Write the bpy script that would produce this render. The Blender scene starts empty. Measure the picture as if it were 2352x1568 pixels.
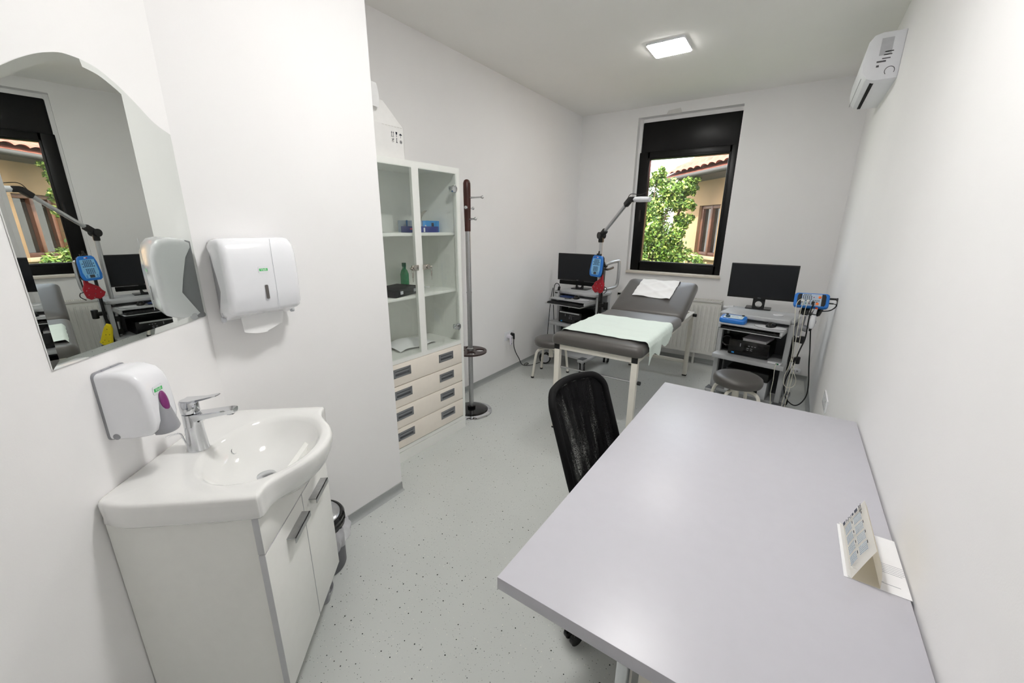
SKY_K = 7.0; SUN_K = 11; PANEL_K = 57; PANEL2_K = 117; LAMP2 = (-.58, 1.12); EXPOSURE = 0.0
import bpy, bmesh, math, random
from math import sin, cos, pi, radians as RAD
from mathutils import Vector, Matrix

S = bpy.context.scene
COL = S.collection
random.seed(7)
V = Vector

# ------------------------------------------------------------------ materials
def lin(c):
    return tuple(((v / 255) / 12.92 if v / 255 <= .04045 else ((v / 255 + .055) / 1.055) ** 2.4) for v in c)

MATS = {}
def mat(name, rgb, rough=.5, metal=0., var=.03, scale=30., bump=0., bscale=200., coat=0., spec=.5, sheen=0., alpha=1.):
    if name in MATS: return MATS[name]
    m = bpy.data.materials.new(name); m.use_nodes = True
    nt = m.node_tree; N = nt.nodes; L = nt.links
    b = N['Principled BSDF']
    c = lin(rgb)
    tc = N.new('ShaderNodeTexCoord')
    nz = N.new('ShaderNodeTexNoise'); nz.inputs['Scale'].default_value = scale; nz.inputs['Detail'].default_value = 4
    L.new(tc.outputs['Object'], nz.inputs['Vector'])
    r = N.new('ShaderNodeValToRGB')
    r.color_ramp.elements[0].position = .3; r.color_ramp.elements[1].position = .7
    r.color_ramp.elements[0].color = (*[max(0, v * (1 - var)) for v in c], 1)
    r.color_ramp.elements[1].color = (*[min(1, v * (1 + var)) for v in c], 1)
    L.new(nz.outputs['Fac'], r.inputs['Fac']); L.new(r.outputs['Color'], b.inputs['Base Color'])
    b.inputs['Roughness'].default_value = rough; b.inputs['Metallic'].default_value = metal
    b.inputs['Specular IOR Level'].default_value = spec
    b.inputs['Coat Weight'].default_value = coat; b.inputs['Coat Roughness'].default_value = .08
    b.inputs['Sheen Weight'].default_value = sheen
    b.inputs['Alpha'].default_value = alpha
    if bump:
        n2 = N.new('ShaderNodeTexNoise'); n2.inputs['Scale'].default_value = bscale; n2.inputs['Detail'].default_value = 3
        L.new(tc.outputs['Object'], n2.inputs['Vector'])
        bp = N.new('ShaderNodeBump'); bp.inputs['Strength'].default_value = bump; bp.inputs['Distance'].default_value = .002
        L.new(n2.outputs['Fac'], bp.inputs['Height']); L.new(bp.outputs['Normal'], b.inputs['Normal'])
    MATS[name] = m
    return m

def glass_mat(name, tint, refl_rough=.0, fac=1.0):
    m = bpy.data.materials.new(name); m.use_nodes = True
    nt = m.node_tree; N = nt.nodes; L = nt.links
    N.remove(N['Principled BSDF']); out = N['Material Output']
    t = N.new('ShaderNodeBsdfTransparent'); t.inputs['Color'].default_value = (*tint, 1)
    g = N.new('ShaderNodeBsdfGlossy'); g.inputs['Roughness'].default_value = refl_rough
    f = N.new('ShaderNodeFresnel'); ge = N.new('ShaderNodeNewGeometry'); io = N.new('ShaderNodeMath'); io.operation = 'MULTIPLY_ADD'
    io.inputs[1].default_value = 1 / 1.45 - 1.45; io.inputs[2].default_value = 1.45      # same pane seen from either side of its faces
    L.new(ge.outputs['Backfacing'], io.inputs[0]); L.new(io.outputs[0], f.inputs['IOR'])
    k = N.new('ShaderNodeMath'); k.operation = 'MULTIPLY'; k.inputs[1].default_value = fac
    mx = N.new('ShaderNodeMixShader')
    L.new(f.outputs[0], k.inputs[0]); L.new(k.outputs[0], mx.inputs['Fac']); L.new(t.outputs[0], mx.inputs[1]); L.new(g.outputs[0], mx.inputs[2])
    L.new(mx.outputs[0], out.inputs['Surface'])
    return m

def emit_mat(name, rgb, strength):
    m = bpy.data.materials.new(name); m.use_nodes = True
    nt = m.node_tree; b = nt.nodes['Principled BSDF']
    b.inputs['Base Color'].default_value = (*rgb, 1)
    b.inputs['Emission Color'].default_value = (*rgb, 1); b.inputs['Emission Strength'].default_value = strength
    return m

def paper_mat(name, rgb, through=.45):
    m = bpy.data.materials.new(name); m.use_nodes = True
    nt = m.node_tree; N = nt.nodes; L = nt.links; b = N['Principled BSDF']; out = N['Material Output']
    b.inputs['Roughness'].default_value = .8; b.inputs['Specular IOR Level'].default_value = .2
    tc = N.new('ShaderNodeTexCoord'); nz = N.new('ShaderNodeTexNoise'); nz.inputs['Scale'].default_value = 80
    rp = N.new('ShaderNodeValToRGB'); c = lin(rgb)
    rp.color_ramp.elements[0].color = (*[v * .98 for v in c], 1); rp.color_ramp.elements[1].color = (*c, 1)
    L.new(tc.outputs['Object'], nz.inputs['Vector']); L.new(nz.outputs['Fac'], rp.inputs['Fac']); L.new(rp.outputs['Color'], b.inputs['Base Color'])
    t = N.new('ShaderNodeBsdfTranslucent'); L.new(rp.outputs['Color'], t.inputs['Color'])
    mx = N.new('ShaderNodeMixShader'); mx.inputs['Fac'].default_value = through
    L.new(b.outputs[0], mx.inputs[1]); L.new(t.outputs[0], mx.inputs[2]); L.new(mx.outputs[0], out.inputs['Surface'])
    return m

def floor_mat():
    m = bpy.data.materials.new('speckled_vinyl'); m.use_nodes = True
    nt = m.node_tree; N = nt.nodes; L = nt.links; b = N['Principled BSDF']
    tc = N.new('ShaderNodeTexCoord')
    base = lin(FLOOR_RGB)
    nz = N.new('ShaderNodeTexNoise'); nz.inputs['Scale'].default_value = 3; nz.inputs['Detail'].default_value = 5
    L.new(tc.outputs['Object'], nz.inputs['Vector'])
    rp = N.new('ShaderNodeValToRGB'); rp.color_ramp.elements[0].color = (*[v * .95 for v in base], 1); rp.color_ramp.elements[1].color = (*[v * 1.05 for v in base], 1)
    L.new(nz.outputs['Fac'], rp.inputs['Fac'])
    cur = rp.outputs['Color']
    for sc, rad, prob, colr in ((26, .075, .32, (20, 28, 28)), (62, .10, .3, (105, 112, 108)), (40, .08, .3, (222, 222, 212)), (80, .09, .2, (80, 88, 86))):
        vo = N.new('ShaderNodeTexVoronoi'); vo.inputs['Scale'].default_value = sc; vo.voronoi_dimensions = '2D'
        L.new(tc.outputs['Object'], vo.inputs['Vector'])
        sp = N.new('ShaderNodeSeparateColor'); L.new(vo.outputs['Color'], sp.inputs[0])
        # size per cell: rad * (0.3..1)
        mr = N.new('ShaderNodeMath'); mr.operation = 'MULTIPLY_ADD'; mr.inputs[1].default_value = rad * .8; mr.inputs[2].default_value = rad * .2
        L.new(sp.outputs[1], mr.inputs[0])
        lt = N.new('ShaderNodeMath'); lt.operation = 'LESS_THAN'; L.new(vo.outputs['Distance'], lt.inputs[0]); L.new(mr.outputs[0], lt.inputs[1])
        pr = N.new('ShaderNodeMath'); pr.operation = 'LESS_THAN'; pr.inputs[1].default_value = prob; L.new(sp.outputs[0], pr.inputs[0])
        mu = N.new('ShaderNodeMath'); mu.operation = 'MULTIPLY'; L.new(lt.outputs[0], mu.inputs[0]); L.new(pr.outputs[0], mu.inputs[1])
        mx = N.new('ShaderNodeMix'); mx.data_type = 'RGBA'
        L.new(mu.outputs[0], mx.inputs['Factor']); L.new(cur, mx.inputs[6]); mx.inputs[7].default_value = (*lin(colr), 1)
        cur = mx.outputs[2]
    L.new(cur, b.inputs['Base Color'])
    b.inputs['Roughness'].default_value = .22
    b.inputs['Specular IOR Level'].default_value = .45
    n2 = N.new('ShaderNodeTexNoise'); n2.inputs['Scale'].default_value = 160
    L.new(tc.outputs['Object'], n2.inputs['Vector'])
    bp = N.new('ShaderNodeBump'); bp.inputs['Strength'].default_value = .08; bp.inputs['Distance'].default_value = .002
    L.new(n2.outputs['Fac'], bp.inputs['Height']); L.new(bp.outputs['Normal'], b.inputs['Normal'])
    return m

def mesh_fabric_mat():
    m = bpy.data.materials.new('black_mesh_fabric'); m.use_nodes = True
    nt = m.node_tree; N = nt.nodes; L = nt.links; b = N['Principled BSDF']; out = N['Material Output']
    b.inputs['Base Color'].default_value = (.004, .004, .0045, 1); b.inputs['Roughness'].default_value = .8; b.inputs['Specular IOR Level'].default_value = .12
    tc = N.new('ShaderNodeTexCoord')
    mp = N.new('ShaderNodeMapping'); mp.inputs['Scale'].default_value = (9, 26, 2.2)
    L.new(tc.outputs['Object'], mp.inputs['Vector'])
    nz = N.new('ShaderNodeTexNoise'); nz.inputs['Scale'].default_value = 1.; nz.inputs['Detail'].default_value = 1.5; nz.inputs['Distortion'].default_value = .6
    L.new(mp.outputs[0], nz.inputs['Vector'])
    rp = N.new('ShaderNodeValToRGB'); rp.color_ramp.elements[0].position = .40; rp.color_ramp.elements[1].position = .60
    rp.color_ramp.elements[0].color = (.03, .03, .03, 1); rp.color_ramp.elements[1].color = (.85, .85, .85, 1)
    L.new(nz.outputs['Fac'], rp.inputs['Fac'])
    w = N.new('ShaderNodeTexVoronoi'); w.inputs['Scale'].default_value = 420
    L.new(tc.outputs['Object'], w.inputs['Vector'])
    lt = N.new('ShaderNodeMath'); lt.operation = 'LESS_THAN'; lt.inputs[1].default_value = .52; L.new(w.outputs['Distance'], lt.inputs[0])
    mu = N.new('ShaderNodeMath'); mu.operation = 'MULTIPLY'; L.new(rp.outputs['Color'], mu.inputs[0]); L.new(lt.outputs[0], mu.inputs[1])
    t = N.new('ShaderNodeBsdfTransparent'); mx = N.new('ShaderNodeMixShader')
    L.new(mu.outputs[0], mx.inputs['Fac']); L.new(b.outputs[0], mx.inputs[1]); L.new(t.outputs[0], mx.inputs[2]); L.new(mx.outputs[0], out.inputs['Surface'])
    return m

# ------------------------------------------------------------------ mesh helpers
def rot(rx=0, ry=0, rz=0):
    return Matrix.Rotation(rz, 4, 'Z') @ Matrix.Rotation(ry, 4, 'Y') @ Matrix.Rotation(rx, 4, 'X')
def T(x, y, z): return Matrix.Translation((x, y, z))
def frame(o, x, z):
    """matrix with given origin, local x and approx z"""
    x = V(x).normalized(); z = V(z); y = z.cross(x).normalized(); z = x.cross(y)
    return Matrix(((x.x, y.x, z.x, o[0]), (x.y, y.y, z.y, o[1]), (x.z, y.z, z.z, o[2]), (0, 0, 0, 1)))
def smooth_path(pts, n=6, closed=False):
    pts = [V(p) for p in pts]
    if len(pts) < 3 or n <= 1: return pts
    out = []; k = len(pts)
    for i in range(k if closed else k - 1):
        if closed: p0, p1, p2, p3 = pts[i - 1], pts[i], pts[(i + 1) % k], pts[(i + 2) % k]
        else: p0, p1, p2, p3 = pts[max(i - 1, 0)], pts[i], pts[i + 1], pts[min(i + 2, k - 1)]
        for j in range(n):
            t = j / n
            out.append(.5 * ((2 * p1) + (-p0 + p2) * t + (2 * p0 - 5 * p1 + 4 * p2 - p3) * t * t + (-p0 + 3 * p1 - 3 * p2 + p3) * t ** 3))
    if not closed: out.append(pts[-1])
    return out

class MB:
    def __init__(s): s.bm = bmesh.new()
    def add(s, b, M=None, mi=0):
        if M is not None: b.transform(M)
        for f in b.faces: f.material_index = mi
        me = bpy.data.meshes.new('tmp'); b.to_mesh(me); b.free(); s.bm.from_mesh(me); bpy.data.meshes.remove(me)
        return s
    def box(s, c, size, M=None, bev=0., seg=2, mi=0):
        b = bmesh.new(); bmesh.ops.create_cube(b, size=1)
        b.transform(Matrix.Translation(c) @ Matrix.Diagonal((*size, 1)))
        if bev: bmesh.ops.bevel(b, geom=b.edges[:], offset=bev, segments=seg, affect='EDGES', profile=.5)
        return s.add(b, M, mi)
    def box2(s, p0, p1, **k):
        return s.box([(a + b) / 2 for a, b in zip(p0, p1)], [abs(b - a) for a, b in zip(p0, p1)], **k)
    def tube(s, pts, r, n=10, closed=False, sm=6, M=None, mi=0, radii=None, cap=True):
        P = smooth_path(pts, sm, closed); b = bmesh.new(); rings = []; K = len(P); up = None
        for i, p in enumerate(P):
            if closed: d = P[(i + 1) % K] - P[i - 1]
            else: d = P[min(i + 1, K - 1)] - P[max(i - 1, 0)]
            if d.length < 1e-9: d = V((0, 0, 1))
            d.normalize()
            if up is None: up = V((0, 0, 1)) if abs(d.z) < .9 else V((1, 0, 0))
            a = up - d * up.dot(d)
            if a.length < 1e-6: a = d.orthogonal()
            a.normalize(); up = a; c = d.cross(a)
            rr = r
            if radii:
                t = i / (K - 1) * (len(radii) - 1); j = min(int(t), len(radii) - 2); rr = radii[j] + (radii[j + 1] - radii[j]) * (t - j)
            rings.append([b.verts.new(p + a * (rr * cos(2 * pi * q / n)) + c * (rr * sin(2 * pi * q / n))) for q in range(n)])
        for i in range(K if closed else K - 1):
            A, B = rings[i], rings[(i + 1) % K]
            for q in range(n): b.faces.new((A[q], A[(q + 1) % n], B[(q + 1) % n], B[q]))
        if cap and not closed:
            b.faces.new(rings[0][::-1]); b.faces.new(rings[-1])
        bmesh.ops.recalc_face_normals(b, faces=b.faces[:])
        return s.add(b, M, mi)
    def bar(s, p0, p1, w, h, M=None, bev=0, mi=0):
        p0 = V(p0); p1 = V(p1); d = p1 - p0; up = V((0, 0, 1)) if abs(d.normalized().z) < .9 else V((0, 1, 0))
        F = frame((p0 + p1) / 2, d, up)
        if M is not None: F = M @ F
        return s.box((0, 0, 0), (d.length, w, h), M=F, bev=bev, mi=mi)
    def lathe(s, prof, c=(0, 0, 0), n=32, M=None, mi=0, sx=1., sy=1.):
        b = bmesh.new(); rings = []
        for r, z in prof:
            if r < 1e-6: rings.append([b.verts.new((c[0], c[1], c[2] + z))])
            else: rings.append([b.verts.new((c[0] + r * sx * cos(2 * pi * q / n), c[1] + r * sy * sin(2 * pi * q / n), c[2] + z)) for q in range(n)])
        for A, B in zip(rings[:-1], rings[1:]):
            for q in range(n):
                if len(A) == 1 and len(B) == 1: continue
                if len(A) == 1: b.faces.new((A[0], B[q], B[(q + 1) % n]))
                elif len(B) == 1: b.faces.new((A[q], A[(q + 1) % n], B[0]))
                else: b.faces.new((A[q], A[(q + 1) % n], B[(q + 1) % n], B[q]))
        bmesh.ops.recalc_face_normals(b, faces=b.faces[:])
        return s.add(b, M, mi)
    def cyl(s, p0, p1, r, r1=None, n=24, M=None, mi=0, bev=0):
        p0 = V(p0); p1 = V(p1); d = p1 - p0; h = d.length; r1 = r if r1 is None else r1
        F = frame(p0, d.orthogonal(), d)
        prof = [(0, 0), (r, 0), (r1, h), (0, h)]
        if bev: prof = [(0, 0), (r - bev, 0), (r - bev * .3, bev * .3), (r, bev), (r1, h - bev), (r1 - bev * .3, h - bev * .3), (r1 - bev, h), (0, h)]
        return s.lathe(prof, n=n, M=(M @ F if M is not None else F), mi=mi)
    def sphere(s, c, r, M=None, mi=0, n=16, sc=(1, 1, 1)):
        b = bmesh.new(); bmesh.ops.create_uvsphere(b, u_segments=n * 2, v_segments=n, radius=r)
        b.transform(Matrix.Translation(c) @ Matrix.Diagonal((*sc, 1)))
        return s.add(b, M, mi)
    def prism(s, out, z0, z1, M=None, mi=0, bev=0, seg=2):
        b = bmesh.new(); lo = [b.verts.new((x, y, z0)) for x, y in out]; hi = [b.verts.new((x, y, z1)) for x, y in out]; n = len(out)
        b.faces.new(lo[::-1]); t = b.faces.new(hi)
        for i in range(n): b.faces.new((lo[i], lo[(i + 1) % n], hi[(i + 1) % n], hi[i]))
        bmesh.ops.recalc_face_normals(b, faces=b.faces[:])
        if bev:
            es = [e for e in b.edges if abs(e.verts[0].co.z - e.verts[1].co.z) < 1e-6]
            bmesh.ops.bevel(b, geom=es, offset=bev, segments=seg, affect='EDGES', profile=.5)
        return s.add(b, M, mi)
    def rings(s, R, cap0=False, cap1=False, closed=True, M=None, mi=0):
        """loft a list of equal-length point loops"""
        b = bmesh.new(); vs = [[b.verts.new(p) for p in r] for r in R]; n = len(R[0])
        for A, B in zip(vs[:-1], vs[1:]):
            for q in range(n if closed else n - 1): b.faces.new((A[q], A[(q + 1) % n], B[(q + 1) % n], B[q]))
        if cap0: b.faces.new(vs[0][::-1])
        if cap1: b.faces.new(vs[-1])
        bmesh.ops.recalc_face_normals(b, faces=b.faces[:])
        return s.add(b, M, mi)
    def sheet(s, fn, nu, nv, th=0., M=None, mi=0):
        b = bmesh.new(); g = [[b.verts.new(fn(i / nu, j / nv)) for j in range(nv + 1)] for i in range(nu + 1)]
        for i in range(nu):
            for j in range(nv): b.faces.new((g[i][j], g[i + 1][j], g[i + 1][j + 1], g[i][j + 1]))
        bmesh.ops.recalc_face_normals(b, faces=b.faces[:])
        return s.add(b, M, mi)
    def shell(s, prof, half, c, rnd=.02, M=None, n=6):
        """profile (out, up) swept along the wall with rounded end faces"""
        R = []
        xs = [-half + rnd * (1 - cos(pi / 2 * k / n)) for k in range(n + 1)]
        ks = [rnd * (1 - sin(pi / 2 * k / n)) for k in range(n + 1)]
        ext = max(max(abs(a - c[0]) for a, b in prof), 1e-6); ezt = max(abs(b - c[1]) for a, b in prof)
        for x, k in list(zip(xs, ks)) + [(-x, k) for x, k in list(zip(xs, ks))[::-1]]:
            R.append([(x, -(c[0] + (a - c[0]) * (1 - k / ext)), c[1] + (b - c[1]) * (1 - k / ezt)) for a, b in prof])
        return s.rings(R, True, True, M=M)
    def poly(s, pts, M=None, mi=0):
        b = bmesh.new(); b.faces.new([b.verts.new(p) for p in pts]); return s.add(b, M, mi)
    def text(s, body, size, M, mi=0, ext=.0003, align='CENTER'):
        cu = bpy.data.curves.new('lettering', 'FONT'); cu.body = body; cu.size = size; cu.extrude = ext; cu.align_x = align; cu.align_y = 'CENTER'
        o = bpy.data.objects.new('lettering', cu); COL.objects.link(o)
        bpy.context.view_layer.update()
        me = bpy.data.meshes.new_from_object(o.evaluated_get(bpy.context.evaluated_depsgraph_get()))
        b = bmesh.new(); b.from_mesh(me)
        bpy.data.objects.remove(o); bpy.data.curves.remove(cu); bpy.data.meshes.remove(me)
        return s.add(b, M, mi)
    def build(s, name, m, parent=None, M=None, ang=38, flat=False):
        if M is not None: s.bm.transform(M)
        me = bpy.data.meshes.new(name); s.bm.to_mesh(me); s.bm.free()
        for k in (m if isinstance(m, (list, tuple)) else [m]): me.materials.append(k)
        if not flat:
            me.polygons.foreach_set('use_smooth', [True] * len(me.polygons)); me.set_sharp_from_angle(angle=RAD(ang))
        me.update()
        o = bpy.data.objects.new(name, me); COL.objects.link(o)
        if parent is not None: o.parent = parent
        return o

def tag(o, label, cat, group=None, kind=None):
    o['label'] = label; o['category'] = cat
    if group: o['group'] = group
    if kind: o['kind'] = kind
    return o
def thing(name, label, cat, loc=(0, 0, 0), rz=0., group=None, M=None):
    o = bpy.data.objects.new(name, None); COL.objects.link(o); o.empty_display_size = .05
    if M is not None: o.matrix_world = M
    else: o.location = loc; o.rotation_euler = (0, 0, rz)
    return tag(o, label, cat, group)
def struct(o):
    o['kind'] = 'structure'; return o
def kids(o): return [c for c in bpy.data.objects if c.parent is o]
def dup(o, label, loc=None, rz=None, parent=None):
    c = o.copy(); COL.objects.link(c)
    if parent is not None: c.parent = parent
    if label: c['label'] = label
    if loc is not None: c.location = loc
    if rz is not None: c.rotation_euler = (0, 0, rz)
    for k in kids(o): dup(k, None, parent=c)
    return c
def rrect(w, h, r, n=5, cx=0, cy=0):
    out = []
    for sx, sy, a0 in ((1, 1, 0), (-1, 1, 90), (-1, -1, 180), (1, -1, 270)):
        for i in range(n + 1):
            a = RAD(a0 + 90 * i / n); out.append((cx + sx * (w / 2 - r) + r * cos(a), cy + sy * (h / 2 - r) + r * sin(a)))
    return out
# ------------------------------------------------------------------ camera and frames
XT, XL, XR, YB, CZ = -1.662, -2.294, .326, 4.82, 2.72
ang = RAD(41.36)
MD = V((-sin(ang), cos(ang), 0)); MN = V((cos(ang), sin(ang), 0)); MC = V((XT, .5445, 0))
UP = V((0, 0, 1))
WF = frame(MC, MD, UP)                     # mirror wall: x along wall (corner = 0), -y out of wall
TF = frame((XT, 0, 0), (0, 1, 0), UP)      # dispenser wall: x = world y
LF = frame((XL, 0, 0), (0, 1, 0), UP)
RF = frame((XR, 0, 0), (0, -1, 0), UP)     # x = -world y
PX = Matrix(((0, 0, -1, 0), (-1, 0, 0, 0), (0, 1, 0, 0), (0, 0, 0, 1)))   # (out, up, -along) profile to wall frame
FLOOR_RGB = (198, 201, 198)

cam = bpy.data.cameras.new('camera'); co = bpy.data.objects.new('camera', cam); COL.objects.link(co)
yaw, pitch, roll = RAD(34.13879), RAD(-15.97512), RAD(.46646)
fw = V((-sin(yaw) * cos(pitch), cos(yaw) * cos(pitch), sin(pitch))); rt = V((cos(yaw), sin(yaw), 0)); up = rt.cross(fw)
r2 = rt * cos(roll) + up * sin(roll); u2 = -rt * sin(roll) + up * cos(roll)
co.matrix_world = Matrix(((r2.x, u2.x, -fw.x, 0), (r2.y, u2.y, -fw.y, 0), (r2.z, u2.z, -fw.z, 1.48), (0, 0, 0, 1)))
cam.sensor_fit = 'HORIZONTAL'; cam.sensor_width = 36; cam.lens = 925.852 / 2352 * 36; cam.clip_start = .02; cam.clip_end = 200
S.camera = co

# ------------------------------------------------------------------ shared materials
WALL = mat('white_wall_paint', (242, 241, 241), .85, var=.012, scale=2, bump=.06, bscale=260, spec=.25)
CEIL = mat('white_ceiling_paint', (240, 239, 236), .9, var=.012, scale=2, bump=.03, bscale=200, spec=.2)
COVE = mat('grey_cove_vinyl', (160, 163, 162), .4, var=.06, scale=220)
CERAMIC = mat('white_ceramic', (232, 232, 230), .08, var=.005, coat=.6)
CHROME = mat('chrome', (215, 217, 220), .06, 1., var=.01)
STEEL = mat('brushed_steel', (185, 186, 188), .28, 1., var=.05, scale=90)
ALU = mat('satin_aluminium', (196, 198, 200), .35, .85, var=.02)
WLAM = mat('white_laminate', (238, 239, 235), .42, var=.01)
VLAM = mat('vanity_laminate', (240, 240, 236), .4, var=.01)
VEDGE = mat('pale_grey_edge_band', (196, 197, 200), .4, var=.01)
CREAM = mat('cream_drawer_laminate', (242, 234, 223), .42, var=.012)
PLW = mat('glossy_white_plastic', (238, 239, 243), .18, var=.005, coat=.4)
PLG = mat('mid_grey_plastic', (150, 151, 156), .35, var=.02)
PLLG = mat('light_grey_plastic', (205, 207, 212), .4, var=.015)
BLK = mat('black_plastic', (14, 14, 15), .4, var=.1)
BLKM = mat('matt_black', (8, 8, 9), .7, var=.1, spec=.2)
BLKG = mat('glossy_black', (8, 8, 9), .12, var=.1)
SCREEN = mat('dark_lcd_screen', (22, 24, 28), .38, var=.05, spec=.3)
FRAMEBLK = mat('black_window_frame', (8, 8, 8), .35, var=.15, spec=.3)
CREAMM = mat('cream_painted_steel', (232, 228, 218), .35, var=.01)
CARTG = mat('trolley_grey_paint', (178, 180, 182), .45, var=.015)
CARTD = mat('trolley_dark_grey', (92, 94, 98), .5, var=.03)
VINYL = mat('taupe_vinyl', (68, 64, 60), .44, var=.03, scale=25, bump=.03, bscale=380, spec=1.0, sheen=.2)
PAPER = mat('white_paper', (238, 238, 240), .8, var=.01)
TISSUE = mat('white_tissue', (242, 242, 242), .9, var=.01, bump=.04, bscale=200)
CARD = mat('white_cardboard', (232, 231, 229), .75, var=.015)
INK = mat('dark_ink', (35, 38, 52), .7)
BLUE = mat('bright_blue_plastic', (25, 115, 205), .3, var=.02, coat=.2)
LBLUE = mat('light_blue_panel', (130, 190, 232), .4, var=.02)
RUB = mat('black_rubber', (16, 16, 17), .6, var=.1)
GREEN = mat('green_label', (70, 190, 105), .4)
RED = mat('red_fabric', (165, 12, 34), .75, var=.08, sheen=.2)
YEL = mat('yellow_fabric', (238, 214, 8), .7, var=.05, sheen=.2)
ORG = mat('orange_plastic', (255, 120, 20), .35)
WCORD = mat('white_cord', (222, 220, 205), .5)
GLASSG = glass_mat('cabinet_glass', (.972, .985, .975))
GLASSW = glass_mat('window_glass', (.97, .985, .98))

# ------------------------------------------------------------------ room shell
struct(MB().box2((XL - .2, -1.8, -.12), (XR + .2, YB + .25, 0)).build('floor', floor_mat()))
struct(MB().box2((XL - .2, -1.8, CZ), (XR + .2, YB + .25, CZ + .15)).build('ceiling', CEIL))
struct(MB().box2((XL - .2, 1.322, 0), (XL, YB, CZ)).build('wall_left', WALL))
struct(MB().box2((XR, -1.7, 0), (XR + .2, YB, CZ)).build('wall_right', WALL))
# back wall round the window opening
WX0, WX1, WZ0, WZ1 = -1.622, -.606, .955, 2.622
m = MB()
m.box2((XL - .2, YB, 0), (WX0, YB + .2, CZ)); m.box2((WX1, YB, 0), (XR + .2, YB + .2, CZ))
m.box2((WX0, YB, 0), (WX1, YB + .2, WZ0)); m.box2((WX0, YB, WZ1), (WX1, YB + .2, CZ)); m.box2((WX0, 4.915, 2.575), (WX1, YB + .2, WZ1)); m.box2((WX0, 4.895, WZ0), (WX0 + .032, YB + .2, WZ1))
struct(m.build('wall_back', WALL))
# dispenser wall: the end face of the niche, one body with the diagonal mirror wall
far = MC - MD * 1.35
out = [(XT, 1.322), (XL - .2, 1.322), (XL - .2, -1.6), (far.x, -1.6), (far.x, far.y), (MC.x, MC.y)]
struct(MB().prism(out, 0, CZ).build('wall_corner', WALL, ang=20))
struct(MB().box2((far.x, -1.8, 0), (XR + .2, -1.6, CZ)).build('wall_front', WALL))
# coved skirting
def cove(name, p0, p1, n, h=.05):
    p0 = V(p0); p1 = V(p1); d = p1 - p0; L = d.length; F = frame(p0, d, UP)
    sgn = 1 if (F.to_3x3() @ V((0, 1, 0))).dot(V(n)) > 0 else -1
    pr = [(0, 0), (.022, 0), (.012, .004), (.006, .012), (.004, .022), (.004, h), (0, h)]
    R = [[(x, sgn * a, b) for a, b in pr] for x in (0, L)]
    struct(MB().rings(R, True, True, M=F).build(name, COVE, ang=60))
cove('baseboard_left', (XL, 1.322, 0), (XL, YB, 0), (1, 0, 0))
cove('baseboard_back', (XL, YB, 0), (XR, YB, 0), (0, -1, 0))
cove('baseboard_right', (XR, -1.6, 0), (XR, YB, 0), (-1, 0, 0))
cove('baseboard_alcove', (XT, MC.y, 0), (XT, 1.322, 0), (1, 0, 0))
cove('baseboard_corner', MC, far, MN)

# ------------------------------------------------------------------ window
m = MB(); fy0, fy1 = 4.885, 4.955
gx0, gx1, gz0, gz1 = -1.478, -.69, 1.093, 2.20
x0, x1 = WX0 + .025, WX1
m.box2((x0, fy0, WZ0 + .02), (gx0, fy1, 2.28), bev=.006); m.box2((gx1, fy0, WZ0 + .02), (x1, fy1, 2.28), bev=.006)
m.box2((gx0 - .03, fy0, WZ0 + .02), (gx1 + .03, fy1, gz0), bev=.006); m.box2((gx0 - .03, fy0, gz1), (gx1 + .03, fy1, 2.28), bev=.006)
wf = struct(m.build('window_1', FRAMEBLK))
m = MB()                                                         # thin inner bead round the pane
for a, b in (((gx0 - .022, fy0 - .006, gz0 - .022), (gx0 - .008, fy0 + .01, gz1 + .022)), ((gx1 + .008, fy0 - .006, gz0 - .022), (gx1 + .022, fy0 + .01, gz1 + .022)),
             ((gx0 - .022, fy0 - .006, gz1 + .008), (gx1 + .022, fy0 + .01, gz1 + .022)), ((gx0 - .022, fy0 - .006, gz0 - .022), (gx1 + .022, fy0 + .01, gz0 - .008))):
    m.box2(a, b, bev=.003)
m.build('sash_bead', FRAMEBLK, wf)
MB().box2((gx0 - .01, 4.925, gz0 - .01), (gx1 + .01, 4.931, gz1 + .01)).build('pane', GLASSW, wf)
MB().box2((gx0 - .004, fy0 + .005, gz0 - .004), (gx1 + .004, fy0 + .012, gz0 + .004)).build('glazing_bead', ALU, wf)['label'] = 'thin pale bead along the bottom of the pane'
MB().box2((WX0 + .035, fy0 + .022, 2.27), (WX1, fy1 + .05, 2.585), bev=.008).build('roller_shutter_box', FRAMEBLK, wf)
m = MB(); m.tube([(gx0 - .045, fy0 - .01, 1.55), (gx0 - .045, fy0 - .04, 1.55), (gx0 - .045, fy0 - .04, 1.67)], .008, sm=3)
m.build('handle', BLK, wf)
MB().box2((WX0 + .004, YB - .028, .955), (WX1 + .012, fy0 + .01, .985), bev=.006).build('window_sill', mat('pale_stone_sill', (222, 214, 203), .4, var=.06, scale=14), wf)
# plaster patch above the window
struct(MB().poly([(-1.33, YB - .0008, 2.618), (-1.17, YB - .0008, 2.618), (-1.19, YB - .0008, 2.665), (-1.31, YB - .0008, 2.655)]).build('trim_1', mat('patched_plaster', (220, 218, 216), .9, var=.02)))

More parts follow.
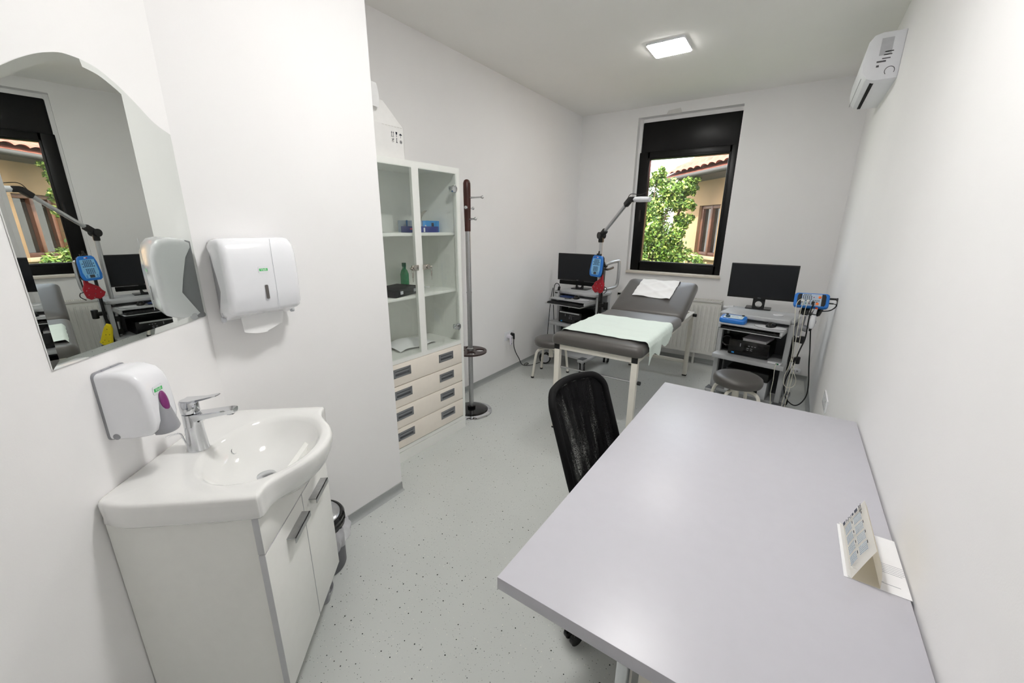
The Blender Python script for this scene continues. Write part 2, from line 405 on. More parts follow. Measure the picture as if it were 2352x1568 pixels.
# ------------------------------------------------------------------ outside
GRASS = mat('garden_ground', (96, 110, 70), .9, var=.3, scale=3)
struct(MB().box2((-16, 5.6, -.5), (9, 26, -.35)).build('ground', GRASS))
HD = V((.661, -.75, 0)); HN = V((-.75, -.661, 0)); HQ = V((-1.56, 8.52, 0))
HF = frame(HQ, HD, UP)                       # x to the right, y away from the viewer (into the house)
PLAS = mat('ochre_render', (150, 122, 92), .9, var=.10, scale=1.6, bump=.1, bscale=40)
WOOD = mat('brown_window_wood', (96, 60, 42), .55, var=.18, scale=22)
h = thing('house', 'ochre rendered house with red tiled roof and brown wooden window', 'house', M=HF)
m = MB()
hx0, hx1, hz0, hz1 = -.02, .62, .98, 1.87
HW = -.95
m.box2((HW, 0, -.4), (hx0, .3, 2.34)); m.box2((hx1, 0, -.4), (6, .3, 2.34)); m.box2((hx0, 0, -.4), (hx1, .3, hz0)); m.box2((hx0, 0, hz1), (hx1, .3, 2.34))
m.box2((HW, .3, -.4), (HW + .2, 4, 2.34)); m.box2((5.8, .3, -.4), (6, 4, 2.34)); m.box2((HW, 3.8, -.4), (6, 4, 2.34))
m.build('wall', PLAS, h)
wn = MB(); w = .05
for a, b in (((hx0, .05, hz0), (hx0 + .07, .14, hz1)), ((hx1 - .06, .05, hz0), (hx1, .14, hz1)), ((hx0, .05, hz1 - .06), (hx1, .14, hz1)), ((hx0, .05, hz0), (hx1, .14, hz0 + .06)),
             ((.28, .04, hz0), (.34, .13, hz1))): wn.box2(a, b, bev=.006)
wo = wn.build('window', WOOD, h)
MB().box2((hx0 + .05, .10, hz0 + .04), (hx1 - .04, .106, hz1 - .04)).build('pane', mat('dim_window_glass', (36, 32, 27), .05, spec=.8), wo)
m = MB()
for i in range(12): m.tube([(.35 + i * .02, .165, hz0 + .1), (.36 + i * .022, .17 + .01 * (i % 2), hz1 - .08)], .012, n=6, sm=1)
m.build('curtain', mat('net_curtain', (214, 210, 200), .9), wo)
MB().box2((hx0 - .06, -.05, hz0 - .06), (hx1 + .06, .12, hz0), bev=.01).build('window_ledge', mat('pale_ledge', (196, 178, 150), .8), wo)
# roof: eaves board, gutter, tiles
ez = 2.375
MB().box2((-.55, -.5, ez - .075), (6.2, .1, ez - .035)).build('soffit', mat('dark_soffit_boards', (50, 44, 40), .8, var=.15, scale=8), h)
m = MB(); m.tube([(-.55, -.53, ez - .035), (6.2, -.53, ez - .035)], .035, n=14, sm=1)
m.build('gutter', mat('weathered_zinc', (48, 46, 45), .7), h)
m = MB(); sl = RAD(27)
rM = T(0, -.55, ez + .02) @ Matrix.Rotation(sl, 4, 'X')
def tile(u, v):
    x = -.55 + u * 5.2; y = v * 3.2
    ph = (x / .2) % 1.0; row = (y / .34) % 1.0
    return (x, y, .038 * abs(sin(pi * ph)) ** .7 + .03 * (1 - row))
m.sheet(tile, 300, 75, M=rM)
m.box2((-.55, 0, -.05), (6.2, 4.6, -.02), M=rM)
m.build('roof', mat('terracotta_tiles', (126, 70, 55), .8, var=.25, scale=9), h)

def leaves(mb, centres, n, size, rnd, spread):
    b = bmesh.new()
    for i in range(n):
        c = rnd.choice(centres); u = V((rnd.gauss(0, 1), rnd.gauss(0, 1), rnd.gauss(0, 1))).normalized()
        p = V(c[0]) + u * c[1] * (rnd.random() ** .62 * 1.15) * spread
        a = V((rnd.gauss(0, 1), rnd.gauss(0, 1), rnd.gauss(0, .7))).normalized(); nn = V((rnd.gauss(0, .7), rnd.gauss(-.3, .7), rnd.gauss(.8, .5)))
        c2 = a.cross(nn); 
        if c2.length < 1e-3: continue
        c2.normalize(); s = size * rnd.uniform(.6, 1.3)
        q = [p - a * s, p - a * s * .2 + c2 * s * .5, p + a * s, p - a * s * .2 - c2 * s * .5]
        f = b.faces.new([b.verts.new(x) for x in q]); f.material_index = 0 if rnd.random() < .6 else (1 if rnd.random() < .6 else 2)
    me = bpy.data.meshes.new('tmp'); b.to_mesh(me); b.free(); mb.bm.from_mesh(me); bpy.data.meshes.remove(me)
LEAF = [mat('leaf_green', (92, 124, 50), .45, var=.2, scale=6), mat('leaf_yellow_green', (160, 176, 92), .45, var=.2, scale=6), mat('leaf_deep_green', (50, 80, 36), .5, var=.2, scale=6)]
BARK = mat('bark', (92, 74, 58), .9, var=.2)
def bush(name, label, base, centres, n, size, seed):
    rnd = random.Random(seed); b = V(base)
    t = thing(name, label, 'shrub', base)
    sub_ = []
    for c, r in centres:                                # sprays of leaves round every main bough
        for k in range(11):
            u = V((rnd.gauss(0, 1), rnd.gauss(0, .8), rnd.gauss(0, 1))).normalized(); sub_.append((V(c) - b + u * r * rnd.uniform(.45, 1.05), r * rnd.uniform(.25, .5)))
        sub_.append((V(c) - b, r * .7))
    m = MB(); leaves(m, sub_, n, size, rnd, 1.); m.build('foliage', LEAF, t, flat=True)['kind'] = 'stuff'
    m = MB()
    for c, r in centres:
        q = V(c) - b; m.tube([(0, 0, 0), (q.x * .35, q.y * .35, q.z * .45), tuple(q)], .02, n=6, radii=[.03, .02, .006])
    m.build('stem', BARK, t)
bush('garden_shrub', 'tall light green leafy shrub filling the left of the window view', (-2.2, 7.45, -.35),
     [((-2.3, 7.6, 1.95), .40), ((-2.1, 7.6, 1.5), .42), ((-2.45, 7.5, 1.3), .5), ((-2.0, 7.5, 1.05), .40), ((-2.4, 7.6, .7), .5), ((-1.95, 7.5, .7), .36),
      ((-1.86, 7.6, 2.05), .24), ((-1.72, 7.7, 1.85), .18), ((-1.62, 7.8, 2.16), .13), ((-1.66, 7.7, 1.62), .13), ((-2.5, 7.7, 2.2), .26), ((-1.78, 7.6, 1.3), .22), ((-2.15, 7.6, 2.3), .16), ((-1.72, 7.6, .95), .2), ((-2.2, 7.3, 1.6), .34), ((-2.05, 7.3, 1.25), .34), ((-2.25, 7.8, 1.0), .4), ((-2.3, 7.8, 1.6), .4)], 26000, .034, 3)
bush('low_shrub', 'low pale green shrub below the ochre house window', (-1.45, 7.4, -.35),
     [((-1.55, 7.4, .75), .3), ((-1.25, 7.4, .72), .25), ((-1.05, 7.5, .7), .22), ((-1.4, 7.35, .5), .4), ((-1.45, 7.5, 1.0), .16)], 2600, .032, 5)

# ------------------------------------------------------------------ light
w = bpy.data.worlds.new('sky'); S.world = w; w.use_nodes = True
N = w.node_tree.nodes; L = w.node_tree.links
bg = N['Background']; sk = N.new('ShaderNodeTexSky'); sk.sky_type = 'NISHITA'; sk.sun_disc = False; sk.sun_elevation = RAD(48); sk.sun_rotation = RAD(200); sk.air_density = 1.; sk.dust_density = 5.
mx = N.new('ShaderNodeMix'); mx.data_type = 'RGBA'; mx.inputs['Factor'].default_value = .9; mx.inputs[7].default_value = (.59, .585, .57, 1)
L.new(sk.outputs[0], mx.inputs[6]); L.new(mx.outputs[2], bg.inputs['Color']); bg.inputs['Strength'].default_value = SKY_K
sl_ = bpy.data.lights.new('sun', 'SUN'); sl_.energy = SUN_K; sl_.angle = RAD(3); sl_.color = (1, .95, .88)
so = bpy.data.objects.new('sun', sl_); COL.objects.link(so); so.rotation_euler = V((-.55, -.35, .75)).to_track_quat('Z', 'Y').to_euler()

def ceiling_light(label, x, y, k, size=.262):
    t = thing('ceiling_light', label, 'ceiling light', (x, y, CZ - .014), 0, 'square ceiling panels')
    MB().prism(rrect(size, size, .02), .0, .014).build('housing', PLW, t)
    MB().prism(rrect(size - .012, size - .012, .016), -.004, .0005).build('diffuser', emit_mat('lit_diffuser', (1, .985, .96), k), t)
ceiling_light('glowing square white light panel on the ceiling before the window', -.96, 3.385, PANEL_K)
ceiling_light('glowing square white light panel on the ceiling above the desk', *LAMP2, PANEL2_K)
S.view_settings.view_transform = 'Standard'; S.view_settings.look = 'None'; S.view_settings.exposure = EXPOSURE; S.view_settings.gamma = 1
S.view_settings.use_curve_mapping = False
S.cycles.max_bounces = 12; S.cycles.diffuse_bounces = 7; S.cycles.transparent_max_bounces = 16

# ------------------------------------------------------------------ air conditioner on the right wall
t = thing('air_conditioner', 'white wall air conditioner high on the right wall', 'air conditioner', M=RF @ T(-3.71, 0, 2.30))
prof = [(0, .235), (.10, .238), (.135, .228), (.155, .20), (.163, .15), (.165, .09), (.158, .045), (.135, .012), (.10, .0), (0, .0)]
m = MB().prism(prof, -.36, .36, M=PX, bev=.004); m.build('casing', mat('aircon_white', (240, 241, 246), .35, var=.01), t, ang=25)
MB().box2((-.33, -.112, -.0015), (.30, -.094, .003)).build('air_slot', BLKM, t)
m = MB()
FX = frame((.3605, 0, 0), (0, 1, 0), (0, 0, 1))     # near end face, x towards the wall
E1 = Matrix(((0, 0, 1, .3606), (1, 0, 0, 0), (0, 1, 0, 0), (0, 0, 0, 1)))   # (x,y,z)->(z, x, y)
def lab(cx, cz, w_, h_, mi=0): m.box((cx, cz, 0), (w_, h_, .0006), M=E1)
lab(-.075, .165, .052, .085, 0); m.build('rating_label', mat('label_grey', (196, 197, 202), .6), t); m = MB()
for i, q in enumerate((.112, .13, .145)): lab(-.066 + .004 * i, q - .006, .036, .005, 1)
lab(-.085, .092, .04, .008, 1); lab(-.097, .070, .012, .01, 1)
m.build('printed_marks', mat('label_dark', (92, 90, 96), .6), t); m = MB()
m.rings([[(-.04 + r_ * cos(a_ * pi / 12), .04 + r_ * sin(a_ * pi / 12), .0004) for a_ in range(-2, 16)] for r_ in (.020, .023)], closed=False, M=E1)
m.build('ring_mark', mat('label_dark', (92, 90, 96), .6), t)
MB().box2((-.34, -.16, .02), (.34, -.157, .023)).build('flap_seam', PLG, t)

# ------------------------------------------------------------------ radiator under the window
t = thing('radiator', 'white ribbed panel radiator below the window', 'radiator', (-1.09, 4.74, .14))
m = MB(); L_ = 1.13; hh = .56
def pan(u, v):
    x = -L_ / 2 + u * L_; k = (x / .043) % 1.0
    d = .009 if .16 < k < .84 and .06 < v < .94 else 0
    return (x, -.045 - d, v * hh)
m.sheet(pan, 26 * 12, 24); m.box2((-L_ / 2, -.046, 0), (L_ / 2, -.02, hh)); m.box2((-L_ / 2, .03, 0), (L_ / 2, .045, hh))
RADM = mat('radiator_white', (228, 227, 222), .4, var=.01)
m.build('panel', RADM, t, ang=50)
m = MB()
m.box2((-L_ / 2, -.055, .555), (-L_ / 2 + .006, .05, .595)); m.box2((L_ / 2 - .006, -.055, .0), (L_ / 2, .05, .595)); m.box2((-L_ / 2, -.055, .0), (-L_ / 2 + .006, .05, .595))
m.box2((-L_ / 2, -.055, .585), (L_ / 2, -.045, .595)); m.box2((-L_ / 2, .04, .585), (L_ / 2, .05, .595))
for i in range(80): m.box2((-L_ / 2 + .012 + i * .0139, -.045, .588), (-L_ / 2 + .017 + i * .0139, .04, .594))
m.build('top_grille', RADM, t)
m = MB(); m.cyl((L_ / 2 + .01, 0, .53), (L_ / 2 + .05, 0, .53), .02, n=16, bev=.004); m.cyl((L_ / 2 + .05, 0, .53), (L_ / 2 + .115, -.02, .545), .024, .021, n=16, bev=.006)
m.cyl((L_ / 2 + .03, 0, .53), (L_ / 2 + .03, 0, .45), .009)
m.build('thermostat_valve', PLW, t)
MB().cyl((L_ / 2 + .03, 0, .46), (L_ / 2 + .03, 0, -.14), .008).build('pipe', RADM, t)
for sx in (-.4, .4): MB().box2((sx - .015, .0, .02), (sx + .015, .08, .5)).build('bracket', RADM, t)
for sx in (-.35, .35): MB().cyl((sx, 0, 0), (sx, 0, -.14), .012).build('foot', RADM, t)
# ------------------------------------------------------------------ washbasin corner (wall frame: x along wall, y = -distance out, z up)
VO = T(.33, .18, 0)                                     # wall coordinates -> vanity coordinates
def wthing(name, label, cat, group=None, o=(-.33, -.18, 0)): return thing(name, label, cat, M=WF @ T(*o), group=group)
EDGED = [VLAM, VEDGE]
def edge_band(o, test):
    for p in o.data.polygons:
        if test(p.normal): p.material_index = 1
    return o
t = wthing('vanity_cabinet', 'pale grey two door vanity cabinet under the white washbasin', 'cabinet')
m = MB(); zb, zt = .155, .772
m.box2((-.562, -.343, zb), (-.546, -.004, zt)); m.box2((-.114, -.343, zb), (-.098, -.004, zt)); m.box2((-.546, -.34, zb), (-.114, -.004, zb + .016)); m.box2((-.546, -.02, zb), (-.114, -.004, .5))
m.build('carcass', VLAM, t, M=VO)
o = MB().box2((-.578, -.3615, .652), (-.092, -.3445, .768), bev=.001).build('front_rail', EDGED, t, M=VO); edge_band(o, lambda n: n.x < -.9)
def vdoor(x0, x1, hx):
    d = MB().box2((x0, -.3615, zb), (x1, -.3445, .648), bev=.001).build('door', EDGED, t, M=VO); edge_band(d, lambda n: n.x < -.9 or n.z > .9)
    m = MB()
    pr = [(0, 0), (.0, .020), (.003, .020), (.003, .004), (.022, -.002), (.022, -.006), (.018, -.006), (.0, 0)]
    m.box2((hx - .06, -.3875, .580), (hx + .06, -.3845, .597)); m.box2((hx - .06, -.3875, .5935), (hx + .06, -.3615, .597)); 
    m.build('handle', STEEL, d, M=VO)
vdoor(-.578, -.328, -.402); vdoor(-.324, -.092, -.222)
for sx in (-.53, -.13):
    for sy in (-.3, -.05): MB().cyl((sx, sy, 0), (sx, sy, zb), .02, .024, bev=.003).build('foot', PLG, t, M=VO)

# basin
half = [(0, .468), (.04, .464), (.085, .45), (.12, .432), (.15, .412), (.175, .396), (.198, .385), (.222, .3795), (.246, .379), (.2575, .375), (.262, .365), (.2635, .30), (.264, .2), (.2625, .09), (.258, .055), (.246, .022), (.225, .002), (.12, .002), (0, .002)]
hp = smooth_path([(a, b, 0) for a, b in half], 5)
pts = [(p.x, p.y) for p in hp] + [(-p.x, p.y) for p in hp[-2:0:-1]]
bc = V((0, .27))
def ell(a, fx, fy): return V((fx * .198 * cos(a), .28 + fy * .152 * sin(a)))
R = [[] for _ in range(17)]
for px_, pn in pts:
    P = V((px_, pn)); d = (P - bc); a = math.atan2((pn - .28) / .152, px_ / .198)
    w_ = max(0, min(1, (pn - .379) / .085)) ** .8; dd = d.normalized()
    ins = lambda k: P - dd * k
    def put(i, q, z): R[i].append((q.x, -q.y, z))
    low = .772 - .085 * w_
    put(0, V((P.x * (1 - .25 * w_), P.y - .13 * w_)) - dd * .03 * (1 - w_), low)
    put(1, V((P.x * (1 - .12 * w_), P.y - .06 * w_)) - dd * .004, .771 - .055 * w_)
    put(2, P - dd * (.02 * w_), .776 - .015 * w_)
    put(3, ins(0.002 + .004 * w_), .79); put(4, P, .815); put(5, P, .828); put(6, ins(.002), .8335); put(7, ins(.006), .837); put(8, ins(.012), .8385)
    e0 = ell(a, 1.05, 1.05)
    put(9, P * 0.5 + e0 * 0.5 if True else e0, .8385)
    put(10, e0, .8375); put(11, ell(a, .995, .995), .833)
    put(12, ell(a, .95, .94), .818); put(13, ell(a, .86, .84), .786); put(14, ell(a, .7, .68), .752); put(15, ell(a, .42, .4), .728); put(16, ell(a, .12, .14), .72)
t = wthing('washbasin', 'glossy white ceramic washbasin with curved front in the corner', 'washbasin')
B0 = T(0, .18, 0)
m = MB(); m.rings(R, False, True); m.build('bowl', CERAMIC, t, M=B0, ang=60)
m = MB(); m.lathe([(0, .006), (.016, .006), (.026, .003), (.03, -.004)], c=(.01, -.265, .722)); m.build('drain_plug', CHROME, t, M=B0)
F = frame((.055, -.1545, .785), (1, 0, 0), (-.1, -.8, .5))
m = MB(); m.lathe([(.0105, .004), (.009, .006), (.0075, .002), (.0065, -.01), (0, -.012)], M=F, mi=0)
m.lathe([(0, .0035), (.0068, .0035)], M=F, mi=1)
m.build('overflow_hole', [CHROME, BLKM], t, M=B0)

t = wthing('mixer_tap', 'chrome single lever mixer tap on the white washbasin', 'tap', o=(-.335, -.10, .838))
m = MB(); m.lathe([(0, 0), (.0275, 0), (.0275, .003), (.0265, .006), (.0235, .06), (.0225, .115), (0, .115)], n=40)
m.build('body', CHROME, t)
m = MB()
def sp(yy, w_, z0, z1): return [(-w_, -yy, z1 - .003), (-w_ + .003, -yy, z1), (w_ - .003, -yy, z1), (w_, -yy, z1 - .003), (w_ * .86, -yy, z0 + .004), (w_ * .5, -yy, z0), (-w_ * .5, -yy, z0), (-w_ * .86, -yy, z0 + .004)]
m.rings([sp(.0, .0215, .082, .114), sp(.03, .02, .094, .116), (sp(.08, .0195, .104, .122)), sp(.112, .018, .109, .126), sp(.122, .013, .112, .1265)], True, True)
m.cyl((0, -.106, .107), (0, -.106, .112), .011)
m.build('spout', CHROME, t, ang=30)
m = MB(); m.lathe([(0, .118), (.022, .118), (.0235, .122), (.0235, .150), (.021, .155), (0, .157)], n=40)
m.rings([[(-.018, .012, .158), (.018, .012, .158), (.018, .012, .154), (-.018, .012, .154)], [(-.021, -.012, .158), (.021, -.012, .158), (.021, -.012, .152), (-.021, -.012, .152)], [(-.013, -.045, .162), (.013, -.045, .162), (.013, -.045, .157), (-.013, -.045, .157)],
         [(-.011, -.08, .169), (.011, -.08, .169), (.011, -.08, .166), (-.011, -.08, .166)], [(-.005, -.086, .1705), (.005, -.086, .1705), (.005, -.086, .168), (-.005, -.086, .168)]], True, True)
m.build('lever_handle', CHROME, t, ang=30)
m = MB(); m.tube([(-.0, .028, -.0), (-.006, .033, .045), (-.01, .036, .055), (-.02, .046, .058), (-.034, .056, .0585)], .0022, n=8, sm=3); m.build('pop_up_rod', CHROME, t)
MB().sphere((-.0115, -.0225, .092), .0028).build('water_marker', BLK, t)

# mirror
arch = [(.28, 1.744), (.245, 1.753), (.207, 1.768), (.161, 1.797), (.12, 1.820), (.087, 1.835), (.045, 1.849), (0, 1.853)]
ap = smooth_path([(a, b, 0) for a, b in arch], 4); ap = [(p.x, p.y) for p in ap]
ap = [q for q in ap if q[0] > .279 or q[0] < .248]
outl = [(-.28, 1.171), (.28, 1.171)] + ap + [(-a, b) for a, b in ap[-2::-1]]
def inset(poly, k):
    n = len(poly); r = []
    for i in range(n):
        a, b, c = V(poly[i - 1]), V(poly[i]), V(poly[(i + 1) % n])
        d1 = (b - a).normalized(); d2 = (c - b).normalized(); n1 = V((-d1.y, d1.x)); n2 = V((-d2.y, d2.x)); mm = (n1 + n2).normalized(); r.append(b + mm * (k / max(.35, mm.dot(n1))))
    return r
t = wthing('wall_mirror', 'frameless arched wall mirror hanging above the washbasin', 'mirror', o=(-.287, 0, 1.171))
inn = inset(outl, .017)
mm_ = bpy.data.materials.new('mirror_silver'); mm_.use_nodes = True
b_ = mm_.node_tree.nodes['Principled BSDF']; b_.inputs['Base Color'].default_value = (.80, .83, .80, 1); b_.inputs['Metallic'].default_value = 1; b_.inputs['Roughness'].default_value = 0.
m = MB(); m.rings([[(p.x, -.0015, p.y - 1.171) for p in inn], [(p.x, -.0062, p.y - 1.171) for p in inn]], True, True); m.build('mirror_glass', mm_, t, flat=True)
m = MB(); m.rings([[(a, -.0005, b - 1.171) for a, b in outl], [(a, -.0036, b - 1.171) for a, b in outl], [(p.x, -.0062, p.y - 1.171) for p in inn]], False, False)
m.build('edge_strip', mm_, t, flat=True)
# dispensers
def badge(mb, M):
    mb.prism(rrect(.034, .022, .004), 0, .0012, M=M, mi=0); mb.prism(rrect(.028, .009, .0005), .0012, .0016, M=M, mi=1)
    mb.text('Vialli', .0105, M @ T(0, .0002, .0017), mi=2, ext=.0002)
t = thing('paper_towel_dispenser', 'white plastic paper towel dispenser with a green label on the wall', 'dispenser', M=TF @ T(.70, 0, 1.15))
back = [(0, .0), (.0, .268), (.022, .276), (.035, .27), (.075, .095), (.035, .002), (.025, -.004)]
m = MB().prism(back, -.116, .116, M=PX, bev=.003); m.build('back_box', PLG, t, ang=30)
cov = [(.014, .272), (.03, .281), (.07, .284), (.095, .278), (.112, .26), (.121, .23), (.124, .18), (.124, .10), (.118, .04), (.112, .028), (.10, .022), (.07, .012), (.03, -.004), (.022, .004), (.030, .018), (.072, .098), (.06, .15), (.036, .235)]
cs = cov
m = MB().shell(cs, .124, (.02, .14), .022); cvr = m.build('cover', PLW, t, ang=50)
FF = Matrix(((1, 0, 0, 0), (0, 0, -1, -.1243), (0, 1, 0, 0), (0, 0, 0, 1)))
m = MB(); badge(m, FF @ T(-.004, .175, 0)); m.build('brand_badge', [PLW, GREEN, mat('label_white', (225, 240, 228), .5)], cvr)
m = MB(); m.prism(rrect(.011, .05, .004), 0, .0008, M=FF @ T(-.002, .096, 0), mi=0); m.prism(rrect(.014, .054, .005), 0, .0003, M=FF @ T(-.002, .096, 0), mi=1); m.build('level_window', [mat('smoky_window', (92, 88, 86), .2, var=.1), PLLG], cvr)
m = MB(); m.box((0.032, -.1242, .155), (.0012, .0012, .25)); m.build('cover_seam', PLLG, cvr)
for x in (-.121, .121):
    for n_, z_, r_ in ((-.035, .002, .010), (-.04, .022, .008)): MB().cyl((x - .005, n_, z_), (x + .005, n_, z_), r_, n=20).build('hinge_pin', PLLG, t)
def twl(u, v):
    w_ = .095 - .03 * max(0, v - .55) / .45 * (1 if u > .5 else .3)
    x = -.075 + u * .155 - (.02 * v if u > .5 else 0); z = .012 - v * (.05 + .022 * sin(pi * min(1, u * .9 + .15)))
    return (x, -.055 - .012 * v - .006 * sin(u * pi), z)
m = MB().sheet(twl, 20, 8, th=.0012); m.build('paper_towel', TISSUE, t)

t = wthing('soap_dispenser', 'white wall soap dispenser with purple window and grey push lever', 'dispenser', o=(-.4375, 0, .952))
bk = [(0, .0), (0, .178), (.006, .178), (.006, 0)]
MB().prism(rrect(.098, .18, .012), 0, .006, M=Matrix(((1, 0, 0, 0), (0, 0, -1, 0), (0, 1, 0, .09), (0, 0, 0, 1)))).build('back_plate', PLG, t)
bp = [(.006, .0), (.006, .177), (.03, .181), (.062, .179), (.085, .170), (.099, .152), (.106, .125), (.109, .08), (.110, .04), (.105, .018), (.092, .006), (.06, .001)]
m = MB().shell(bp, .0485, (.006, .09), .014); cvr = m.build('cover', PLW, t, ang=50)
FS = Matrix(((1, 0, 0, 0), (0, 0, -1, -.1075), (0, 1, 0, 0), (0, 0, 0, 1))) 
m = MB(); badge(m, FS @ T(-.004, .119, -.0005)); m.build('brand_badge', [PLW, GREEN, MATS['label_white']], cvr)
m = MB()                                                   # push lever: flares towards the bottom
lv = []
for z_, w_, d0 in ((.108, .004, .110), (.095, .014, .113), (.07, .021, .118), (.04, .026, .124), (.02, .03, .129), (.008, .032, .131), (.002, .030, .128)):
    lv.append([(w_ * cos(a_), -.095 - (d0 - .095) * abs(sin(a_)) ** .7, z_) for a_ in [pi * k / 12 for k in range(13)]])
m.rings(lv, False, True, closed=True); m.build('push_lever', PLG, t, ang=60)
m = MB(); m.sphere((0, 0, 0), 1, M=T(0, -.113, .083) @ Matrix.Rotation(RAD(-6), 4, 'X') @ Matrix.Diagonal((.0125, .006, .030, 1))); m.build('level_window', mat('purple_window', (124, 42, 110), .25, coat=.3), t)
for x in (-.0475, .0475): MB().cyl((x - .0015, -.02, .012), (x + .0015, -.02, .012), .008).build('hinge_pin', PLG, t)
for x in (-.02, .008): MB().box((x, -.006, .179), (.006, .003, .003)).build('latch', PLG, t)

# pedal bin between vanity and wall
t = thing('pedal_bin', 'small grey pedal bin with black rim and clear liner beside the vanity', 'bin', (-1.526, .745, 0), RAD(-28))
m = MB(); m.lathe([(0, .002), (.096, .002), (.099, .01), (.103, .23), (.1, .235)], n=48); m.build('body', mat('bin_grey', (92, 92, 98), .4, .2), t)
m = MB(); m.lathe([(.103, .215), (.113, .217), (.115, .235), (.111, .24), (.112, .245), (.114, .257), (.108, .266), (.1, .268), (.098, .262)], n=48); m.build('rim', BLKG, t)
m = MB(); m.lathe([(.1, .262), (.092, .272), (.06, .283), (.03, .287), (0, .288)], n=48); m.build('lid', STEEL, t)
def bagf(u, v):
    a = u * 2 * pi; r = .110 + .02 * sin(v * pi * .9) + .006 * sin(a * 9 + v * 5) + .004 * sin(a * 23)
    return (r * cos(a), r * sin(a), .222 - v * (.10 + .02 * sin(a * 3 + 1)))
bm_ = glass_mat('clear_plastic_film', (.9, .9, .92), .25, 1.6)
plm = bpy.data.materials.new('thin_film'); plm.use_nodes = True
nt = plm.node_tree; pb = nt.nodes['Principled BSDF']; pb.inputs['Base Color'].default_value = (.9, .9, .93, 1); pb.inputs['Roughness'].default_value = .25; pb.inputs['Alpha'].default_value = .45
m = MB().sheet(bagf, 96, 10); m.build('liner_bag', plm, t)
m = MB(); m.box2((.09, -.02, .012), (.15, .02, .02)); m.rings([[(.15 + .05 * cos(a_), .032 * sin(a_), z_) for a_ in [2 * pi * k / 24 for k in range(24)]] for z_ in (.012, .022)], True, True)
m.sphere((.175, 0, .022), .018, sc=(1, 1, .5)); m.build('pedal', ALU, t)

# ------------------------------------------------------------------ glazed cabinet in the niche
CF = frame((-1.868, 1.745, 0), V((sin(RAD(1.6)), cos(RAD(1.6)), 0)), UP)      # x right along the front, y into the cabinet
t = thing('display_cabinet', 'tall white cabinet with glass doors above cream drawers', 'cabinet', M=CF)
W2, HT, DP = .372, 1.832, .385
m = MB()
m.box2((-W2, .018, 0), (-W2 + .018, DP, HT)); m.box2((W2 - .018, .018, 0), (W2, DP, HT)); m.box2((-W2, .018, HT - .018), (W2, DP, HT)); m.box2((-W2 + .018, DP - .012, .09), (W2 - .018, DP, HT - .018))
m.box2((-W2 + .018, .03, .09), (W2 - .018, DP - .012, .108)); m.box2((-W2 + .018, .02, .672), (W2 - .018, DP - .012, .690))
m.build('carcass', WLAM, t)
m = MB()
m.box2((-W2, 0, .668), (-W2 + .038, .018, HT)); m.box2((W2 - .038, 0, .668), (W2, .018, HT)); m.box2((-.026, 0, .700), (.026, .018, HT - .036))
for xa, xb in ((-W2 + .038, W2 - .038),): m.box2((xa, 0, HT - .036), (xb, .018, HT)); m.box2((xa, 0, .668), (xb, .018, .700))
m.build('face_frame', WLAM, t)
m = MB(); m.box2((-W2, .0, 0), (W2, .018, .072)); m.box2((-W2, .002, .074), (W2, .018, .100)); m.build('plinth', WLAM, t)
for xa, xb in ((-W2, -W2 + .024), (W2 - .024, W2)): MB().box2((xa, 0, .1), (xb, .018, .668)).build('side_stile', WLAM, t)
for z in (1.418, 1.042):
    MB().box2((-W2 + .019, .03, z), (W2 - .019, DP - .013, z + .018), bev=.001).build('shelf', WLAM, t)
for i in range(4):
    z0 = .103 + i * .1412
    d = MB().box2((-W2 + .026, -.002, z0 + .002), (W2 - .026, .016, z0 + .1385), bev=.0015).build('drawer', CREAM, t)
    for hx in (-.19, .19):
        m = MB(); a_, b_, c_ = .068, .028, z0 + .083
        m.box2((hx - a_, -.005, c_ - b_), (hx + a_, -.002, c_ - b_ + .012), bev=.0006); m.box2((hx - a_, -.005, c_ + b_ - .012), (hx + a_, -.002, c_ + b_), bev=.0006)
        m.box2((hx - a_, -.005, c_ - b_), (hx - a_ + .014, -.002, c_ + b_), bev=.0006); m.box2((hx + a_ - .014, -.005, c_ - b_), (hx + a_, -.002, c_ + b_), bev=.0006)
        m.box2((hx - a_ + .012, -.0026, c_ - b_ + .01), (hx + a_ - .012, -.0021, c_ + b_ - .01), mi=1); m.box2((hx - a_ + .014, -.0046, c_ - .001), (hx + a_ - .014, -.0026, c_ + .011), mi=0)
        m.build('handle', [mat('grey_handle', (140, 142, 146), .35, .5), mat('handle_recess', (72, 74, 78), .5)], d)
LOCKM = mat('lock_nickel', (186, 181, 173), .25, 1., var=.1)
